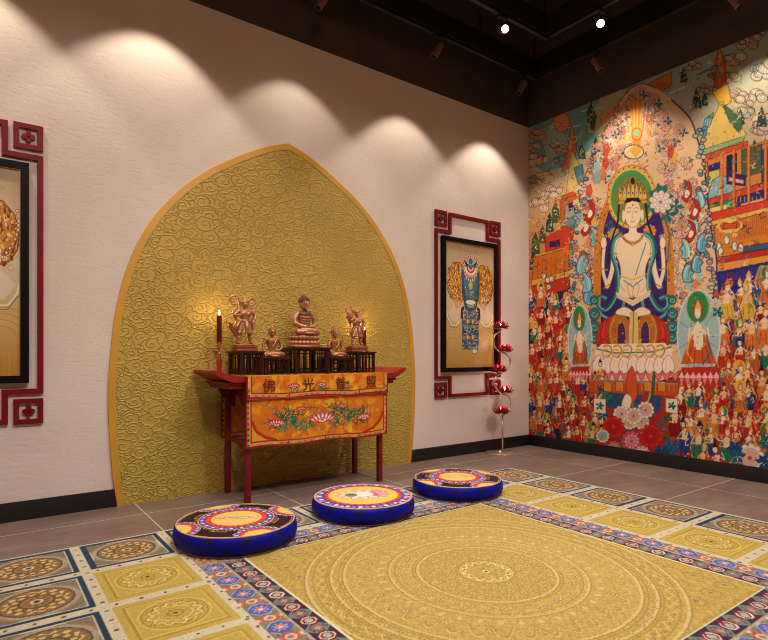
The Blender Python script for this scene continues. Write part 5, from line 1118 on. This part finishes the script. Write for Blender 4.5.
def cushion(loc, kind, label, rot=0):
    RR, Hh = .352, .118
    t = thing('floor_cushion', label, 'cushion', (*loc, .0118), rot, 'round blue floor cushions')
    side = [(.0, .0), (.318, .0), (.336, .005), (.350, .022), (.356, .045), (.356, .072), (.350, .096), (.340, .108)]
    bm = B(); lathe(bm, side+[(.30, .110), (.0, .111)], 72); obj('cover', bm, M_BLUE, t, smooth=True)
    for z, r in ((.1105, .338), (.006, .334)):
        bm = B(); n = 72; P_ = [(r*math.cos(2*PI*k/n), r*math.sin(2*PI*k/n), z) for k in range(n+1)]; tube(bm, P_, .0045, 6, caps=False); obj('piping', bm, M_PIPE, t, smooth=True)
    cv = Canvas(.72, .72, .003, base=(26, 12, 16)); c0 = .36
    if kind == 1:
        roundel(cv, c0, c0, .338); cv.ell(c0, c0, .245, .245, (222, 150, 70), n=48); cv.ell(c0, c0, .238, .238, (232, 202, 104), n=48); lotus_art(cv, c0-.01, c0, .20)
        for k in range(70): a = 2*PI*k/70; cv.ell(c0+.315*math.cos(a), c0+.315*math.sin(a), .010, .008, R5.choice([(230, 214, 214), (40, 50, 180), (196, 60, 60), (150, 150, 220)]), n=7)
    else:
        for k in range(4):
            a = .5+k*PI/2 ; roundel(cv, c0+.37*math.cos(a), c0+.37*math.sin(a), .155)
        for k in range(4):
            a = .5+PI/4+k*PI/2; cv.line([(c0+.25*math.cos(a+q), c0+.25*math.sin(a+q)) for q in (-.2, -.1, 0, .1, .2)], .007, (206, 150, 66)); cv.line([(c0+.326*math.cos(a+q), c0+.326*math.sin(a+q)) for q in (-.3, -.15, 0, .15, .3)], .007, (196, 130, 60))
        cv.ell(c0, c0, .235, .235, (26, 12, 16), n=48); 
        for k in range(60): a = 2*PI*k/60; cv.ell(c0+.232*math.cos(a), c0+.232*math.sin(a), .007, .005, (216, 160, 80), a, n=7)
        roundel(cv, c0, c0, .222); lotus_art(cv, c0, c0, .11, 1)
    nr, na = 90, 200; rr = np.linspace(.001, .338, nr); aa = np.linspace(0, 2*PI, na, endpoint=False); Rm, Am = np.meshgrid(rr, aa, indexing='ij')
    x, y = (Rm*np.cos(Am)).ravel(), (Rm*np.sin(Am)).ravel(); rad = Rm.ravel()
    zc = .1105+.010*(1-(rad/.338)**3)
    I = np.arange(nr*na).reshape(nr, na); J = np.roll(I, -1, 1); q = np.stack([I[:-1], I[1:], J[1:], J[:-1]], -1).reshape(-1, 4)
    me = raw_mesh('printed_top', np.stack([x, y, zc], -1).astype(np.float32), q, cv.at(x+.36, y+.36)); link('printed_top', me, M_TOPC, t)
    return t
vr = -math.atan2(.5934, .8049)
cushion((1.245, 3.165), 2, 'blue cushion with a black top and roundels, standing beside the empty gold tiles', -.62+.1)
cushion((2.165, 3.18), 1, 'blue cushion with one big yellow pink lotus top, between the other two', -.62+.25)
cushion((3.085, 3.20), 2, 'blue cushion with a black top and roundels, closest to the lotus lamp', -.62+.1)

# ------------------------------------------------------------------ lotus floor lamp
M_BRASS = mat('champagne_brass', (196, 170, 146), .3, .6, var=.05); M_PET = mat('crimson_petal', (160, 20, 40), .4, var=.3, scale=30, emit=(200, 20, 30), estr=.02); M_PIN = mat('brass_leaf_dish', (150, 120, 84), .35, .7)  # faint petal emission stands in for the bulbs' inner glow
M_BULB = mat('glowing_bulb', (255, 240, 225), .4, emit=(255, 226, 205), estr=14)
LX, LY = 4.731, 4.223
lp = thing('lotus_floor_lamp', 'tall brass floor lamp with five red lotus flowers by the room corner', 'floor lamp', (LX, LY, 0))
def lw(px, py): 
    r = (px-384)/f_px; t = LY/(SN-CS*r); return ((CS+SN*r)*t-LX, 0, 1.1+t*(355-py)/f_px)
bm = B(); lathe(bm, [(0, 0), (.158, 0), (.16, .004), (.155, .010), (.03, .014), (.016, .03), (.0, .03)], 48); obj('base', bm, M_BRASS, lp, smooth=True, angle=40)
path = [lw(*p) for p in ((500.5, 331), (494.5, 336), (494, 345), (499, 351), (505.5, 354), (510, 359), (509, 366), (503, 372.5), (497, 375.5), (493.5, 382.5), (497, 389), (502, 394), (508, 396), (510.5, 402.5), (508, 411), (502.5, 415.5))]
bm = B(); tube(bm, [(path[-1][0], 0, .02), (path[-1][0], 0, path[-1][2]+.005)], .0105, 12); obj('pole', bm, M_BRASS, lp, smooth=True)
bm = B(); tube(bm, smooth_path(path, 6), .0085, 10); obj('curved_stem', bm, M_BRASS, lp, smooth=True)
def petal(bm, a, r0, ln, w, lift, z0):
    rows = 7; V = []
    for i in range(rows):
        f_ = i/(rows-1); rad = r0+ln*math.cos(lift)*math.sin(f_*PI/2); z = z0+ln*math.sin(lift)*f_**1.35; hw = w*math.sin(PI*(f_*.86+.14)**1.1)**.8 if i < rows-1 else .0004
        V.append([bm.verts.new((rad*math.cos(a)-q*hw*math.sin(a), rad*math.sin(a)+q*hw*math.cos(a), z+abs(q)**2*hw*.4)) for q in (-1, -.5, 0, .5, 1)])
    for r1, r2 in zip(V, V[1:]):
        for k in range(4): bm.faces.new((r1[k], r1[k+1], r2[k+1], r2[k]))
for n_, (px, py, gl) in enumerate(((501, 325.5, .3), (505, 348.5, 1), (499, 368.5, .3), (505.5, 389.5, 1), (501.5, 410, .3))):
    p = lw(px, py+3); 
    bm = B()
    for cnt, r0, ln, w, lift, z0, ph in ((9, .014, .090, .021, .36, .0, 0), (8, .014, .092, .019, .78, .004, .35), (6, .014, .086, .017, 1.12, .008, .1)):
        for k in range(cnt): petal(bm, 2*PI*k/cnt+ph+n_, r0, ln, w, lift, z0)
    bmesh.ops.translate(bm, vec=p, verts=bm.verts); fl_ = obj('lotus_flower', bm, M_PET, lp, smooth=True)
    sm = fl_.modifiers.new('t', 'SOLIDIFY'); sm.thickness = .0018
    bm = B(); lathe(bm, [(0, -.012), (.02, -.012), (.07, -.006), (.088, .002), (.07, -.002), (0, -.004)], 24, p); obj('dish', bm, M_PIN, fl_, smooth=True)
    bm = B(); ell(bm, (p[0], p[1], p[2]+.028), (.019, .019, .024)); obj('bulb', bm, M_BULB, fl_, smooth=True)
    if gl:
        l = bpy.data.lights.new('lotus_light', 'POINT'); l.energy = 1.0*gl; l.color = (1, .8, .68); l.shadow_soft_size = .02; o = bpy.data.objects.new('lotus_light', l); C.objects.link(o); o.location = (LX+p[0], LY-.01, p[2]+.07)

# ------------------------------------------------------------------ light
def spot(loc, aim, w, ang, blend, col=(1, .80, .6), size=.03):
    l = bpy.data.lights.new('track_or_fill_spot', 'SPOT'); l.energy = w; l.spot_size = math.radians(ang); l.spot_blend = blend; l.color = col; l.shadow_soft_size = size
    o = bpy.data.objects.new('track_or_fill_spot', l); C.objects.link(o); o.location = loc; o.rotation_euler = Vector(aim).to_track_quat('-Z', 'Y').to_euler(); return o
for X in (-1.35, -.10, 1.06, 2.246, 3.49, 4.68): spot((X, YW-.445, 3.935), (0, .03, -1), 58, 93, .34, (1, .84, .67), .02)
for Y in (3.145, 1.902, .66): spot((XW-.446, Y, 3.935), (.12, 0, -1), 110, 104, .6, (1, .86, .7), .02)
def area(loc, sx, sy, w, col, aim=(0, 0, -1), spread=180):
    l = bpy.data.lights.new('overhead_fill', 'AREA'); l.shape = 'RECTANGLE'; l.size = sx; l.size_y = sy; l.energy = w; l.color = col; l.spread = math.radians(spread)
    o = bpy.data.objects.new('overhead_fill', l); C.objects.link(o); o.location = loc; o.rotation_euler = Vector(aim).to_track_quat('-Z', 'Y').to_euler(); return o
area((2.0, 1.6, 4.0), 2.2, 2.0, 62, (1, .96, .92), (0, 0, -1), 105)  # soft fill over the carpet, added in place of unseen track spots
for X in (-1.6, .2, 1.9, 3.6): spot((X+.5, .4, 4.05), (-.1, 3.9, -2.75), 200, 57, 1, (1, .88, .82), .12)  # unseen fill spots, added to wash the altar wall below the scallops
for Y in (3.0, 1.4): spot((1.9, Y, 4.05), (3.4, 0, -2.4), 230, 60, 1, (1, .90, .82), .12)  # unseen fill spots, added to brighten the mural wall
l = bpy.data.lights.new('warm_fill', 'POINT'); l.energy = 42; l.color = (1, .54, .36); l.shadow_soft_size = .25; o = bpy.data.objects.new('warm_fill', l); C.objects.link(o); o.location = (.8, .6, 3.7)  # unseen warm fill without a fixture, added to lift the upper walls
w = bpy.data.worlds.new('world'); bpy.context.scene.world = w; w.use_nodes = True
w.node_tree.nodes['Background'].inputs[0].default_value = (.9, .8, .72, 1); w.node_tree.nodes['Background'].inputs[1].default_value = .1
vs = bpy.context.scene.view_settings; vs.view_transform = 'Standard'; vs.look = 'None'; vs.exposure = 0; vs.gamma = 1
